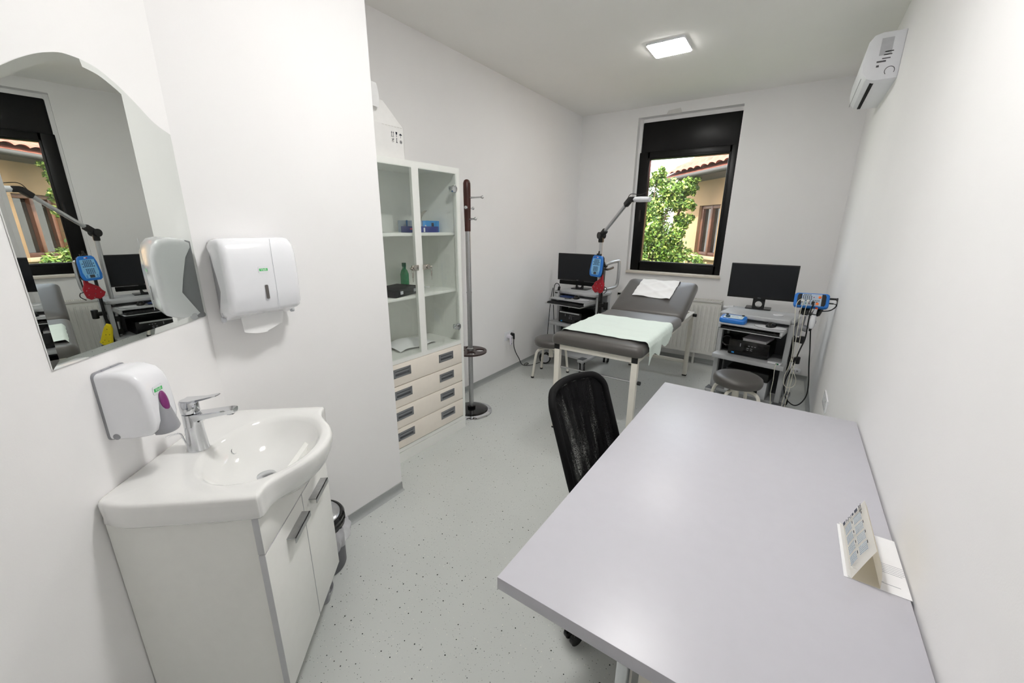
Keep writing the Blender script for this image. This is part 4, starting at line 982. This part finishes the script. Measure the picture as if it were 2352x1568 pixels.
def monitor(label, Mw, w_, h_, z0, bar=False):
    t = thing('computer_monitor', label, 'monitor', M=Mw, group='black computer monitors')
    m = MB(); m.box2((-w_ / 2, -.022, z0), (w_ / 2, .0, z0 + h_), bev=.002); m.box2((-w_ / 2 + .05, 0, z0 + .04), (w_ / 2 - .05, .025, z0 + h_ - .04), bev=.01); m.build('housing', BLK, t)
    MB().box2((-w_ / 2 + .008, -.0228, z0 + .016), (w_ / 2 - .008, -.0218, z0 + h_ - .008)).build('screen', SCREEN, t)
    m = MB(); m.text('DELL', .011, Matrix(((1, 0, 0, 0), (0, 0, -1, -.0226), (0, 1, 0, z0 + .008), (0, 0, 0, 1)))); m.build('logo', PLG, t)
    m = MB()
    nk = [(-.045, .0), (.045, 0), (.045, z0 + .08), (-.045, z0 + .08)]
    hole = [(.026 * cos(a_), z0 * .45 + .026 * sin(a_)) for a_ in [2 * pi * k / 32 for k in range(32)]]
    # neck plate with a round cable hole: loft between hole loop and outer rectangle loop
    def sq(c):
        a_ = math.atan2(c[1] - z0 * .45, c[0]); dx, dy = cos(a_), sin(a_); zc = z0 * .45
        s_ = min(.045 / abs(dx) if abs(dx) > 1e-6 else 9, ((z0 + .08 - zc) / dy if dy > 1e-6 else (zc / -dy if dy < -1e-6 else 9)))
        return (dx * s_, zc + dy * s_)
    oq = [sq(c) for c in hole]
    m.rings([[(x, .03, z) for x, z in hole], [(x, .03, z) for x, z in oq], [(x, .05, z) for x, z in oq], [(x, .05, z) for x, z in hole], [(x, .03, z) for x, z in hole]])
    m.build('stand_neck', BLK, t, ang=30)
    m = MB(); m.prism(rrect(.19, .15, .01, cy=.085), 0, .007, bev=.002); m.build('stand_base', BLK, t)
    if bar: MB().box2((-w_ / 2 + .028, -.03, z0 - .045), (w_ / 2 - .028, .0, z0 - .003), bev=.004).build('speaker_bar', BLKM, t)
    return t
monitor('black monitor with a speaker bar on the left corner trolley', T(-1.893, 4.08, .8105) @ Matrix.Rotation(RAD(-1), 4, 'Z'), .492, .29, .098, True)
monitor('wide black monitor on the right trolley beside the window', T(-.170, 3.97, .8105), .482, .288, .096)

def mouse(label, Mw):
    t = thing('computer_mouse', label, 'mouse', M=Mw, group='black computer mice')
    m = MB(); m.sphere((0, 0, .004), 1, M=Matrix.Diagonal((.032, .055, .032, 1)) @ T(0, 0, .1)); 
    bmesh.ops.bisect_plane(m.bm, geom=m.bm.verts[:] + m.bm.edges[:] + m.bm.faces[:], plane_co=(0, 0, 0), plane_no=(0, 0, -1), clear_outer=True)
    m.build('shell', BLKG, t); MB().box((0, .028, .032), (.006, .014, .006), bev=.002).build('scroll_wheel', PLG, t)
def pad(label, Mw):
    o = MB().lathe([(0, 0), (1, 0), (1, .002), (0, .002)], n=48, sx=.108, sy=.075).build('mouse_pad', mat('pale_mouse_pad', (206, 207, 210), .7)); o.matrix_world = Mw; tag(o, label, 'mouse pad', 'oval mouse pads')
    MB().lathe([(.985, .0005), (1.012, .0005), (1.012, .0023), (.985, .0023)], n=48, sx=.108, sy=.075).build('rim', CARTD, o)
pad('oval pale mouse pad on the left corner trolley', ML @ T(.10, -.055, .7455)); mouse('black mouse on the left trolley mouse pad', ML @ T(.045, -.035, .748) @ Matrix.Rotation(.3, 4, 'Z'))
pad('oval pale mouse pad on the right trolley', MR @ T(.125, -.035, .7455)); mouse('black mouse on the right trolley mouse pad', MR @ T(.125, -.02, .748) @ Matrix.Rotation(-.2, 4, 'Z'))

def keyboard(label, Mw):
    t = thing('keyboard', label, 'keyboard', M=Mw, group='black keyboards')
    MB().box2((-.205, -.06, 0), (.205, .06, .012), bev=.003).build('body', BLK, t)
    m = MB()
    for r_ in range(6):
        for c in range(20): m.box((-.19 + c * .02, .047 - r_ * .0188, .0145), (.0165, .0145, .005), bev=0)
    m.build('key_rows', mat('keycap_black', (24, 24, 26), .5), t)
keyboard('black keyboard on the pulled out tray of the left trolley', ML @ T(0.0, -.16, .6985)); keyboard('black keyboard in the shadowed tray of the right trolley', MR @ T(0, -.05, .6985))

def tower(label, Mw):
    t = thing('desktop_computer', label, 'computer', M=Mw, group='black desktop computers')
    MB().box2((-.145, 0, .006), (.145, .36, .128), bev=.004).build('case', BLK, t)
    m = MB(); m.box2((-.147, -.014, .006), (.147, .0, .130), bev=.004); fr = m.build('front_bezel', BLKG, t)
    m = MB(); m.box2((-.118, -.0146, .014), (-.098, -.0138, .026)); m.build('sticker', mat('blue_sticker', (50, 150, 225), .4), fr)
    m = MB(); m.box2((-.062, -.0146, .078), (-.056, -.0138, .104)); 
    for k in range(3): m.box((.004 + k * .022, -.0144, .092), (.012, .0008, .006))
    for k in range(4): m.box((-.003 + (k % 2) * .026, -.0144, .072 - (k // 2) * .014), (.016, .0008, .004))
    m.build('ports', PLG, fr)
    for sx in (-.12, .12): MB().box2((sx - .01, .02, 0), (sx + .01, .33, .0065)).build('foot', RUB, t)
    return t
tw = tower('black desktop computer with a silver drive strip on the left trolley', ML @ T(-.03, -.02, .4625))
MB().box2((-.135, -.016, .112), (.12, -.0145, .126)).build('drive_strip', ALU, tw)
tower('black desktop computer with papers on top on the right trolley', MR @ T(-.01, .03, .4625))
m = MB(); rnd2 = random.Random(5)
t = on(MR, 'paper_stack', 'stack of white papers on the right trolley computer', 'papers', .03, .12, .593, RAD(-4))
for k in range(4): MB().box2((-.085 + rnd2.uniform(-.004, .004), -.1 + rnd2.uniform(-.004, .004), k * .005), (.085, .12, k * .005 + .0045)).build('sheet_bundle', [PAPER, mat('greyish_paper', (196, 192, 198), .8)][k % 2], t)
t = on(MR, 'round_speaker', 'round black speaker in the back corner of the right trolley shelf', 'speaker', -.195, .13, .4625)
m = MB(); m.box2((-.04, -.03, 0), (.04, .05, .012), bev=.004); m.cyl((0, .03, .01), (0, .03, .04), .012); m.build('stand', BLK, t)
m = MB(); m.sphere((0, .01, .09), .052, sc=(1, .8, 1)); m.lathe([(.036, 0), (.044, .004), (.046, .0)], M=frame((0, -.03, .09), (1, 0, 0), (0, -1, 0)), n=32); m.build('cabinet', BLKG, t)
m = MB(); m.lathe([(0, .006), (.02, .004), (.035, 0)], M=frame((0, -.03, .09), (1, 0, 0), (0, -1, 0)), n=32); m.build('cone', BLKM, t)
t = on(MR, 'power_supply_unit', 'white box with black lid on the base of the right trolley', 'power unit', .0, .06, .1165)
MB().box2((-.15, 0, 0), (.16, .22, .15), bev=.006).build('body', PLLG, t)
m = MB(); m.box2((-.155, -.015, .15), (.165, .225, .225), bev=.012, seg=3); m.build('lid', BLK, t)
MB().box2((-.12, -.002, .04), (.10, .001, .10)).build('front_grille', BLKM, t)
t = on(MR, 'adapter_box', 'small white adapter with green socket on the right trolley shelf', 'adapter', .195, -.02, .4625, RAD(-10))
MB().box2((-.045, -.02, 0), (.045, .02, .014), bev=.003).build('body', PLW, t); MB().box2((.015, -.0215, .003), (.035, -.0185, .013)).build('socket', mat('green_socket', (20, 120, 80), .4), t)
t = on(MR, 'white_coaster', 'small white disc on top of the right trolley beside the monitor stand', 'coaster', .13, .16, .8105)
MB().lathe([(0, 0), (.034, 0), (.036, .003), (.034, .006), (0, .006)], n=32).build('disc', PLW, t)
# blue control panel on the right mouse shelf
t = on(MR, 'control_panel', 'blue control panel with dark buttons on the right trolley mouse shelf', 'control panel', -.135, -.055, .7455, RAD(3))
hb = [rrect(.19, .125, .03, n=6)]
m = MB(); m.rings([[(x * k, y * k, z + (.016 * (y / .06 + 1) / 2 if z > .01 else 0)) for x, y in hb[0]] for k, z in ((.93, 0), (.98, .003), (1., .014), (.99, .026), (.95, .034), (.86, .037))], True, True); m.build('housing', BLUE, t, ang=50)
TP = T(0, 0, .0455) @ Matrix.Rotation(RAD(6.5), 4, 'X')
MB().prism(rrect(.14, .09, .012), -.001, .0012, M=TP).build('faceplate', mat('pale_faceplate', (196, 212, 220), .4), t)
for k in range(3): MB().cyl((-.015 + k * .03, .01, .001), (-.015 + k * .03, .01, .006), .008, M=TP, n=14).build('button', PLW, t)
m = MB(); m.cyl((-.04, -.012, .001), (-.04, -.012, .010), .017, M=TP, n=24); m.build('dial', mat('dark_teal_dial', (16, 62, 88), .3), t)
for x in (-.055, .06): MB().cyl((x, .042, .001), (x, .042, .009), .010, M=TP, n=20, bev=.002).build('knob', BLK, t)

# left trolley extras
t = on(ML, 'power_hub', 'grey cylinder power hub with black plugs on the left trolley', 'power hub', -.20, -.04, .7455)
MB().lathe([(0, 0), (.031, 0), (.031, .062), (.027, .066), (0, .066)], n=32).build('body', ALU, t)
m = MB(); m.lathe([(0, .062), (.02, .062), (.024, .0665), (.0, .0665)], n=24); m.box((.004, -.028, .045), (.03, .01, .012)); m.build('socket_ring', BLK, t)
m = MB(); m.bar((.014, 0, .066), (.022, 0, .11), .02, .026, bev=.005); m.tube([(.022, 0, .108), (.012, 0, .135), (-.02, 0, .14), (-.05, .01, .11), (-.075, .03, .03), (-.085, .05, -.1), (-.09, .08, -.35), (-.10, .12, -.62)], .004, n=8); m.build('plug', BLK, t)
t = on(ML, 'touch_tablet', 'dark blue flat tablet on the left trolley mouse shelf', 'tablet', -.085, -.01, .7455, RAD(4))
MB().prism(rrect(.15, .10, .008), 0, .012, bev=.003).build('body', mat('navy_plastic', (34, 50, 92), .3), t); MB().prism(rrect(.125, .075, .004), .011, .0126).build('display', mat('blue_display', (44, 66, 118), .25), t)
t = on(ML, 'black_pen', 'thin black pen lying on the left trolley mouse shelf', 'pen', .0, -.09, .7495, RAD(35))
m = MB(); m.cyl((-.055, 0, 0), (.055, 0, 0), .004, n=12); m.build('barrel', BLK, t); MB().bar((.015, 0, .005), (.05, 0, .005), .002, .0015).build('clip', STEEL, t)

# jointed arm with lamp-like end, on the left trolley
def part_group(name, parent, Mp, Mw, label=None):
    o = bpy.data.objects.new(name, None); COL.objects.link(o); o.empty_display_size = .05; o.parent = parent; o.matrix_local = Mp.inverted() @ Mw
    if label: o['label'] = label
    return o
t = part_group('jointed_arm', tl, ML, T(-1.630, 4.03, .0), 'grey jointed arm with black joints rising above the trolley')
def jb(p): return V(p) - V((-1.630, 4.03, 0))
E0, E1_, E2 = jb((-1.630, 4.03, .6)), jb((-1.640, 4.03, 1.395)), jb((-1.285, 3.775, 1.718))
MB().cyl(tuple(jb((-1.63, 4.03, .45))), tuple(jb((-1.638, 4.03, 1.36))), .0175, n=20).build('pole', ALU, t)
m = MB(); m.bar(tuple(E1_ + V((0, 0, -.07))), tuple(E1_ + V((0, 0, .01))), .046, .05, bev=.008); d = (E2 - E1_).normalized(); m.bar(tuple(E1_), tuple(E1_ + d * .09), .046, .05, bev=.01); m.cyl(tuple(E1_ + V((-.02, -.028, 0))), tuple(E1_ + V((.02, .028, 0))), .034, n=20); m.build('elbow_joint', BLK, t)
MB().cyl(tuple(E1_ + d * .06), tuple(E2 - d * .05), .0165, n=20).build('upper_arm', ALU, t)
m = MB(); m.bar(tuple(E2 - d * .08), tuple(E2 + d * .01), .044, .046, bev=.01); e2 = V((.95, -.28, -.03)).normalized(); m.bar(tuple(E2 - e2 * .01), tuple(E2 + e2 * .05), .044, .046, bev=.01); m.build('wrist_joint', BLK, t)
m = MB(); m.tube([tuple(E2 + e2 * .03), tuple(E2 + e2 * .10), tuple(E2 + e2 * .20)], .021, n=16, sm=3, radii=[.02, .024, .022]); m.build('end_tube', mat('pale_arm_shell', (214, 216, 220), .35), t)
m = MB(); m.tube([tuple(E2 - d * .06 + V((.0, .0, .03))), tuple(E2 + V((0, 0, .045))), tuple(E2 + e2 * .1 + V((0, 0, .04))), tuple(E2 + e2 * .16 + V((0, 0, .06)))], .003, n=6); m.build('cable', BLK, t)
for z in (.62, .50): MB().box((0, 0, z), (.06, .05, .05), bev=.006).build('pole_clamp', BLK, t)

# blue handset hanging in front of the pole
HS = Matrix.Translation((-1.528, 3.69, 1.115)) @ Matrix.Rotation(RAD(-12), 4, 'Z') @ Matrix.Rotation(RAD(3), 4, 'Y') @ Matrix.Rotation(RAD(-6), 4, 'X')
FZ = Matrix(((1, 0, 0, 0), (0, 0, -1, 0), (0, 1, 0, 0), (0, 0, 0, 1)))
t = thing('electrode_input_box', 'blue handheld input box with a pale socket panel on the left trolley arm', 'input box', M=HS)
ob = [(-.045, -.098), (.045, -.098), (.06, -.085), (.066, -.05), (.06, .05), (.052, .088), (.038, .102), (-.038, .102), (-.052, .088), (-.06, .05), (-.066, -.05), (-.06, -.085)]
m = MB(); m.prism(ob, -.015, .015, M=FZ, bev=.006, seg=3); m.build('housing', BLUE, t, ang=40)
m = MB(); m.prism([(x * 1.02 + .003, y * .98) for x, y in ob], -.024, -.013, M=FZ, bev=.003); m.build('rear_grip', RUB, t)
m = MB(); m.prism([(-.04, -.078), (.04, -.078), (.05, -.03), (.044, .07), (.036, .072), (-.036, .072), (-.044, .07), (-.05, -.03)], .0145, .0162, M=FZ); pn = m.build('faceplate', LBLUE, t)
m = MB()
for r_, nn in enumerate((5, 5, 7, 5, 7)):
    for k in range(nn): m.cyl((-(nn - 1) * .0055 + k * .011, .062 - r_ * .0115, .0155), (-(nn - 1) * .0055 + k * .011, .062 - r_ * .0115, .0175), .0042, M=FZ, n=8)
for r_ in range(4):
    for k in range(5): m.cyl((-.022 + k * .011, -.006 - r_ * .0115, .0155), (-.022 + k * .011, -.006 - r_ * .0115, .0175), .0042, M=FZ, n=8)
m.build('socket_grid', mat('navy_sockets', (24, 52, 92), .4), pn)
m = MB(); m.box((0, -.063, .0165), (.03, .024, .0015), M=FZ, mi=0); 
for x in (-.032, .032):
    for z in (-.058, -.070): m.cyl((x, z, .0155), (x, z, .0175), .0045, M=FZ, n=10, mi=1)
m.build('display', [mat('handset_display', (70, 74, 80), .2), BLUE], pn)
m = MB(); m.box((-.004, .086, .0155), (.008, .008, .0012), M=FZ, mi=0); m.box((.006, .086, .0155), (.012, .008, .0012), M=FZ, mi=1); m.build('emblem', [mat('emblem_red', (196, 40, 60), .5), PLW], t)
m = MB(); m.box((0, 0, .107), (.03, .02, .016), bev=.004); m.cyl((0, 0, .11), (0, 0, .145), .009, .006); m.box((-.02, .008, .105), (.008, .014, .03)); m.box((.02, .008, .105), (.008, .014, .03)); m.build('cable_plug', BLK, t)
m = MB(); m.tube([(.0, .03, .0), (.02, .15, -.02), (-.02, .32, .0)], .012, n=8); m.build('holder', BLK, t)

def pouch(name, label, Mw, pts, m_, dots, seed):
    t = thing(name, label, 'electrode pouch', M=Mw)
    b = MB(); b.prism(pts, -.014, .014, M=FZ, bev=.012, seg=4); b.build('fabric', m_, t, ang=70)
    b = MB()
    for x, z in dots: b.lathe([(0, .003), (.0022, .003), (.0034, .001), (.0034, -.003)], M=FZ @ T(x, z, .013), n=12)
    b.build('snap_studs', PLG if seed == 1 else RUB, t)
    return t
P = pouch('electrode_bag', 'red fabric electrode bag hanging below the blue handset', T(-1.515, 3.745, .93) @ Matrix.Rotation(RAD(-8), 4, 'Z'),
      [(-.078, -.022), (-.066, -.052), (-.036, -.078), (-.008, -.070), (.022, -.080), (.046, -.062), (.054, -.028), (.058, .014), (.044, .048), (.038, .10), (.030, .115), (.020, .108), (.010, .066), (-.022, .044), (-.048, .026), (-.058, .002)], RED,
      [(-.045, -.02), (-.01, -.03), (.03, -.035), (.02, .02), (-.02, .012), (.038, .0), (.0, -.06)], 1)
m = MB(); m.tube([(.028, .0, .11), (.03, .0, .16), (.022, .0, .2), (.05, .0, .21), (.055, .0, .12), (.05, .01, .0), (.075, .01, -.02), (.08, .01, -.05), (.05, .01, -.08)], .0035, n=8); m.build('lead', BLK, P)
pouch('electrode_bag', 'yellow fabric electrode bag with dark dots seen in the mirror', T(-1.535, 3.88, .515) @ Matrix.Rotation(RAD(40), 4, 'Z'),
      [(-.05, .09), (-.02, .1), (.005, .07), (.03, .02), (.06, -.05), (.075, -.07), (.045, -.10), (0, -.105), (-.03, -.08), (-.04, -.02), (-.055, .05)], YEL,
      [(-.02, .05), (.0, .0), (.02, -.05), (-.01, -.06), (.04, -.07), (-.03, .0)], 2)
m = MB(); m.tube([(-1.55, 3.85, .78), (-1.55, 3.86, .70), (-1.57, 3.89, .60), (-1.565, 3.88, .45), (-1.57, 3.89, .30)], .006, n=8); m.tube([(-1.545, 3.84, .86), (-1.55, 3.85, .74), (-1.56, 3.87, .6), (-1.575, 3.88, .4)], .005, n=8); m.tube([(-1.55, 3.85, .86), (-1.545, 3.85, .7), (-1.55, 3.87, .64)], .0045, n=8)
o = m.build('lead_bundle', BLK); tag(o, 'bundle of black leads hanging beside the left trolley rail', 'cable')

# ------------------------------------------------------------------ amplifier on the right trolley
t = part_group('amplifier_stand', t2, MR, T(.125, 3.70, 0), 'black clamps, grey arm and black bracket on the trolley side')
AS = lambda x, y, z: (x - .125, y - 3.70, z)
m = MB(); m.box2(AS(.105, 3.70, .40), AS(.120, 3.72, .72), bev=.002); m.build('rail', BLK, t)
m = MB(); m.box2(AS(.09, 3.685, .640), AS(.155, 3.72, .675), bev=.004); m.cyl(AS(.165, 3.70, .635), AS(.165, 3.70, .69), .018, bev=.004); m.build('clamp', BLK, t)
m = MB(); m.box2(AS(.085, 3.685, .478), AS(.155, 3.72, .514), bev=.004); m.cyl(AS(.165, 3.70, .47), AS(.165, 3.70, .525), .018, bev=.004); m.build('clamp', BLK, t)
m = MB(); m.tube([AS(.125, 3.71, .69), AS(.127, 3.71, .735), AS(.15, 3.71, .755), AS(.185, 3.71, .745)], .024, n=16); m.tube([AS(.152, 3.71, .76), AS(.158, 3.71, .88)], .008, n=10, sm=1); m.build('arm', PLG, t)
m = MB(); m.box2(AS(.115, 3.68, .855), AS(.235, 3.78, .868), bev=.004); m.bar(AS(.14, 3.70, .866), AS(.155, 3.73, .925), .06, .015, bev=.004); m.bar(AS(.215, 3.70, .862), AS(.235, 3.73, .915), .05, .03, bev=.006); m.build('bracket', BLK, t)
m = MB(); m.lathe([(.024, .0), (.029, .0), (.029, .006), (.024, .006), (.024, 0)], c=AS(.150, 3.665, .856), n=28); m.build('holder_ring', PLLG, t)

AM = Matrix.Translation((.172, 3.685, .968)) @ Matrix.Rotation(RAD(-3), 4, 'Z') @ Matrix.Rotation(RAD(-2.), 4, 'Y') @ Matrix.Rotation(RAD(-32), 4, 'X') @ FZ
t = thing('amplifier', 'blue amplifier with orange buttons and white plugs beside the right monitor', 'amplifier', M=AM)
m = MB(); m.prism(rrect(.212, .112, .022, n=6), -.026, .010, bev=.007, seg=3); m.build('housing', BLUE, t, ang=45)
m = MB(); m.prism(rrect(.20, .10, .02), -.036, -.024, bev=.004); m.build('rear_cover', RUB, t)
for sx in (-1, 1): MB().prism([(sx * .060, -.046), (sx * .080, -.046), (sx * .086, -.03), (sx * .086, .03), (sx * .080, .046), (sx * .060, .046)][::sx], .009, .0135, bev=.002).build('side_grip', RUB, t)
MB().box2((-.058, -.047, .009), (.060, .047, .0125)).build('faceplate', mat('pale_blue_grey', (176, 190, 208), .4), t)
m = MB()
for r_ in range(5):
    for k in range(4 if r_ in (0, 4) else 5): m.cyl((-.05 + k * .012 + (.006 if r_ in (0, 4) else 0), .038 - r_ * .0115, .012), (-.05 + k * .012 + (.006 if r_ in (0, 4) else 0), .038 - r_ * .0115, .0142), .0038, n=8)
for k in range(7): m.cyl((.012 + (k % 4) * .011, -.005 - (k // 4) * .012, .012), (.012 + (k % 4) * .011, -.005 - (k // 4) * .012, .0142), .0036, n=8)
m.build('socket_grid', mat('dark_sockets', (26, 30, 38), .4), t)
m = MB()
for k, (x, y) in enumerate(((.013, .02), (-.03, -.03), (-.01, -.03), (-.046, -.04))): m.cyl((x, y, .012), (x, y, .0145), .0038, n=8, mi=k % 2)
m.build('indicator', [mat('dark_red_socket', (150, 40, 60), .4), mat('green_socket2', (30, 120, 90), .4)], t)
for x, y in ((.048, .022), (.038, -.030)): MB().cyl((x, y, .012), (x, y, .017), .0095, n=20, bev=.002).build('button', ORG, t)
for x, y in ((-.052, -.015), (-.018, -.015)):
    m = MB(); m.cyl((x, y, .012), (x, y, .030), .0105, .009, n=18, bev=.003); m.cyl((x, y, .03), (x, y, .036), .005, n=12); m.build('white_plug', PLW, t)
m = MB(); m.cyl((.012, -.030, .012), (.012, -.030, .04), .010, .008, n=16); m.build('black_plug', BLK, t)
m = MB(); m.cyl((.104, .024, -.006), (.145, .024, -.006), .0075, n=12); m.box((.152, .022, -.006), (.018, .02, .016), bev=.004); m.cyl((.104, -.012, -.006), (.132, -.012, -.006), .005, n=12)
m.tube([(.152, .012, -.006), (.152, -.01, -.006), (.145, -.035, -.012), (.115, -.062, -.02), (.06, -.07, -.024)], .004, n=8); m.tube([(.132, -.012, -.006), (.148, -.02, -.008), (.14, -.045, -.014), (.1, -.068, -.02)], .0028, n=8)
m.build('side_connector', BLK, t)

t = thing('stimulator_handle', 'white handheld stimulator hanging under the blue amplifier', 'stimulator', M=T(.202, 3.645, .82) @ Matrix.Rotation(RAD(2), 4, 'Y'))
m = MB(); m.tube([(0, 0, -.052), (-.001, 0, -.03), (-.002, 0, .0), (0, 0, .03), (.001, 0, .05)], .02, n=18, sm=4, radii=[.012, .021, .0235, .019, .013]); m.build('grip', PLW, t)
m = MB(); m.cyl((0, 0, .058), (.004, 0, .095), .012, .009, n=16); m.build('tip', PLLG, t)
m = MB(); m.cyl((.002, 0, .095), (.001, 0, .108), .004, n=8, mi=0); m.cyl((.009, 0, .094), (.009, 0, .106), .004, n=8, mi=1); m.build('electrode', [mat('tip_red', (190, 30, 30), .4), ORG], t)
m = MB(); m.box((.0215, -.004, .0), (.004, .012, .022), bev=.0015); m.build('switch', PLG, t)
m = MB(); m.cyl((0, 0, -.072), (0, 0, -.05), .008, .010, n=12); m.build('strain_relief', BLK, t)

def cable(name, label, pts, r, m_, sm=6):
    o = MB().tube(pts, r, n=8, sm=sm).build(name, m_); return tag(o, label, 'cable')
cable('power_cable', 'black looping cable hanging from the blue amplifier to the stimulator', [(.186, 3.655, .955), (.186, 3.62, .95), (.179, 3.63, .90), (.179, 3.63, .809), (.181, 3.63, .691), (.166, 3.64, .603), (.143, 3.64, .476), (.118, 3.65, .352), (.118, 3.65, .264), (.145, 3.65, .185), (.198, 3.65, .146), (.239, 3.65, .172), (.265, 3.65, .245), (.262, 3.65, .341), (.241, 3.65, .478), (.224, 3.65, .613), (.204, 3.645, .75)], .0045, BLK)
cable('electrode_cable', 'white thin cable looping down from the leftmost amplifier plug', [(.118, 3.645, .982), (.112, 3.615, .985), (.092, 3.615, .965), (.086, 3.62, .918), (.097, 3.62, .803), (.108, 3.62, .686), (.122, 3.62, .568), (.118, 3.62, .462), (.103, 3.62, .380), (.108, 3.62, .315), (.135, 3.62, .289), (.171, 3.62, .308), (.179, 3.62, .361), (.150, 3.62, .433), (.123, 3.62, .533)], .0022, WCORD)
cable('electrode_cable', 'white cable hanging straight from beside the amplifier plugs, left strand', [(.128, 3.64, .975), (.124, 3.605, .965), (.118, 3.61, .887), (.124, 3.62, .754), (.127, 3.63, .670), (.134, 3.63, .497), (.135, 3.63, .391), (.130, 3.62, .262), (.123, 3.6, .164), (.12, 3.6, .006)], .0022, WCORD)
cable('electrode_cable', 'white cable hanging from the right amplifier plug, right strand', [(.152, 3.645, .98), (.148, 3.605, .972), (.144, 3.615, .888), (.148, 3.625, .756), (.152, 3.635, .655), (.151, 3.64, .498), (.152, 3.64, .391), (.150, 3.63, .264), (.143, 3.61, .151), (.14, 3.6, .006)], .0022, WCORD)
cable('data_cable', 'white cable hanging from the green socket over the shelf edge', [(.045, 3.63, .473), (.036, 3.59, .472), (.030, 3.57, .44), (.036, 3.58, .339), (.034, 3.58, .246), (.043, 3.58, .173), (.052, 3.58, .1), (.055, 3.58, .005)], .0022, WCORD)
cable('trolley_cables', 'black cables dropping behind the left trolley along the wall', [(-2.215, 4.10, .80), (-2.235, 4.10, .70), (-2.245, 4.10, .595), (-2.255, 4.10, .437), (-2.262, 4.09, .244), (-2.262, 4.08, .02)], .004, BLK)

# ------------------------------------------------------------------ sockets
def socket(name, label, M_, n, w_=.078, h_=.08):
    t = thing(name, label, 'socket', M=M_, group=None)
    MB().prism(rrect(w_ * n, h_, .006), 0, .009, M=FZ, bev=.002).build('cover_plate', PLW, t)
    for k in range(n):
        x = -w_ * (n - 1) / 2 + k * w_
        m = MB(); m.lathe([(.031, .0), (.031, .0098), (.021, .0098), (.019, .003), (0, .003)], M=FZ @ T(x, 0, 0), n=28, mi=0)
        for s_ in (-.0095, .0095): m.cyl((x + s_, 0, .003), (x + s_, 0, .0036), .0026, M=FZ, n=8, mi=1)
        m.build('outlet', [PLW, BLK], t)
    return t
t = socket('wall_socket', 'double white wall socket low on the left wall with plugs', LF @ T(3.318, 0, .392), 2, .082, .092)
t = thing('wall_plug', 'black plug and cable in the left wall socket', 'plug', M=LF @ T(3.356, -.012, .398))
m = MB(); m.cyl((0, .005, 0), (0, -.032, 0), .02, .015, n=18, bev=.003); m.bar((0, -.028, .0), (0, -.03, -.05), .018, .016, bev=.004); m.build('body', BLK, t)
m = MB(); m.tube([(0, -.03, -.045), (.0, -.028, -.09), (.02, -.022, -.15), (.06, -.02, -.22), (.11, -.024, -.29), (.15, -.03, -.36), (.18, -.05, -.384), (.25, -.06, -.384), (.26, -.03, -.384), (.21, -.03, -.384), (.19, -.07, -.384), (.24, -.11, -.384), (.36, -.14, -.384)], .0042, n=8); m.build('cable', BLK, t)
t = thing('plug_adapter', 'white plug adapter hanging in the left wall socket', 'plug', M=LF @ T(3.290, -.012, .378))
m = MB(); m.cyl((0, .004, .012), (0, -.034, .012), .02, n=20, bev=.003); m.bar((0, -.036, .02), (0, -.038, -.075), .03, .02, bev=.006); m.build('body', mat('lilac_white_plastic', (222, 218, 228), .35), t)
m = MB(); m.cyl((0, -.046, -.06), (0, -.05, -.06), .006, n=10); m.box((0, -.0475, .0), (.008, .003, .012)); m.build('contact', PLG, t)
socket('wall_socket', 'white socket plate low on the right wall beyond the desk', RF @ T(-3.05, 0, .432), 3, .075, .085)
t = thing('power_strip', 'white power strip on the back wall behind the right trolley', 'power strip', (.19, 4.795, .10), 0)
MB().box2((-.085, -.022, -.02), (.07, .02, .02), bev=.006).build('body', PLW, t)
m = MB()
for k in range(4): m.cyl((-.05 + k * .03, -.020, 0), (-.05 + k * .03, -.0235, 0), .009, n=14)
m.build('outlet', PLG, t); MB().cyl((-.085, 0, 0), (-.125, -.005, .01), .012, .006, n=12).build('plug', BLK, t)
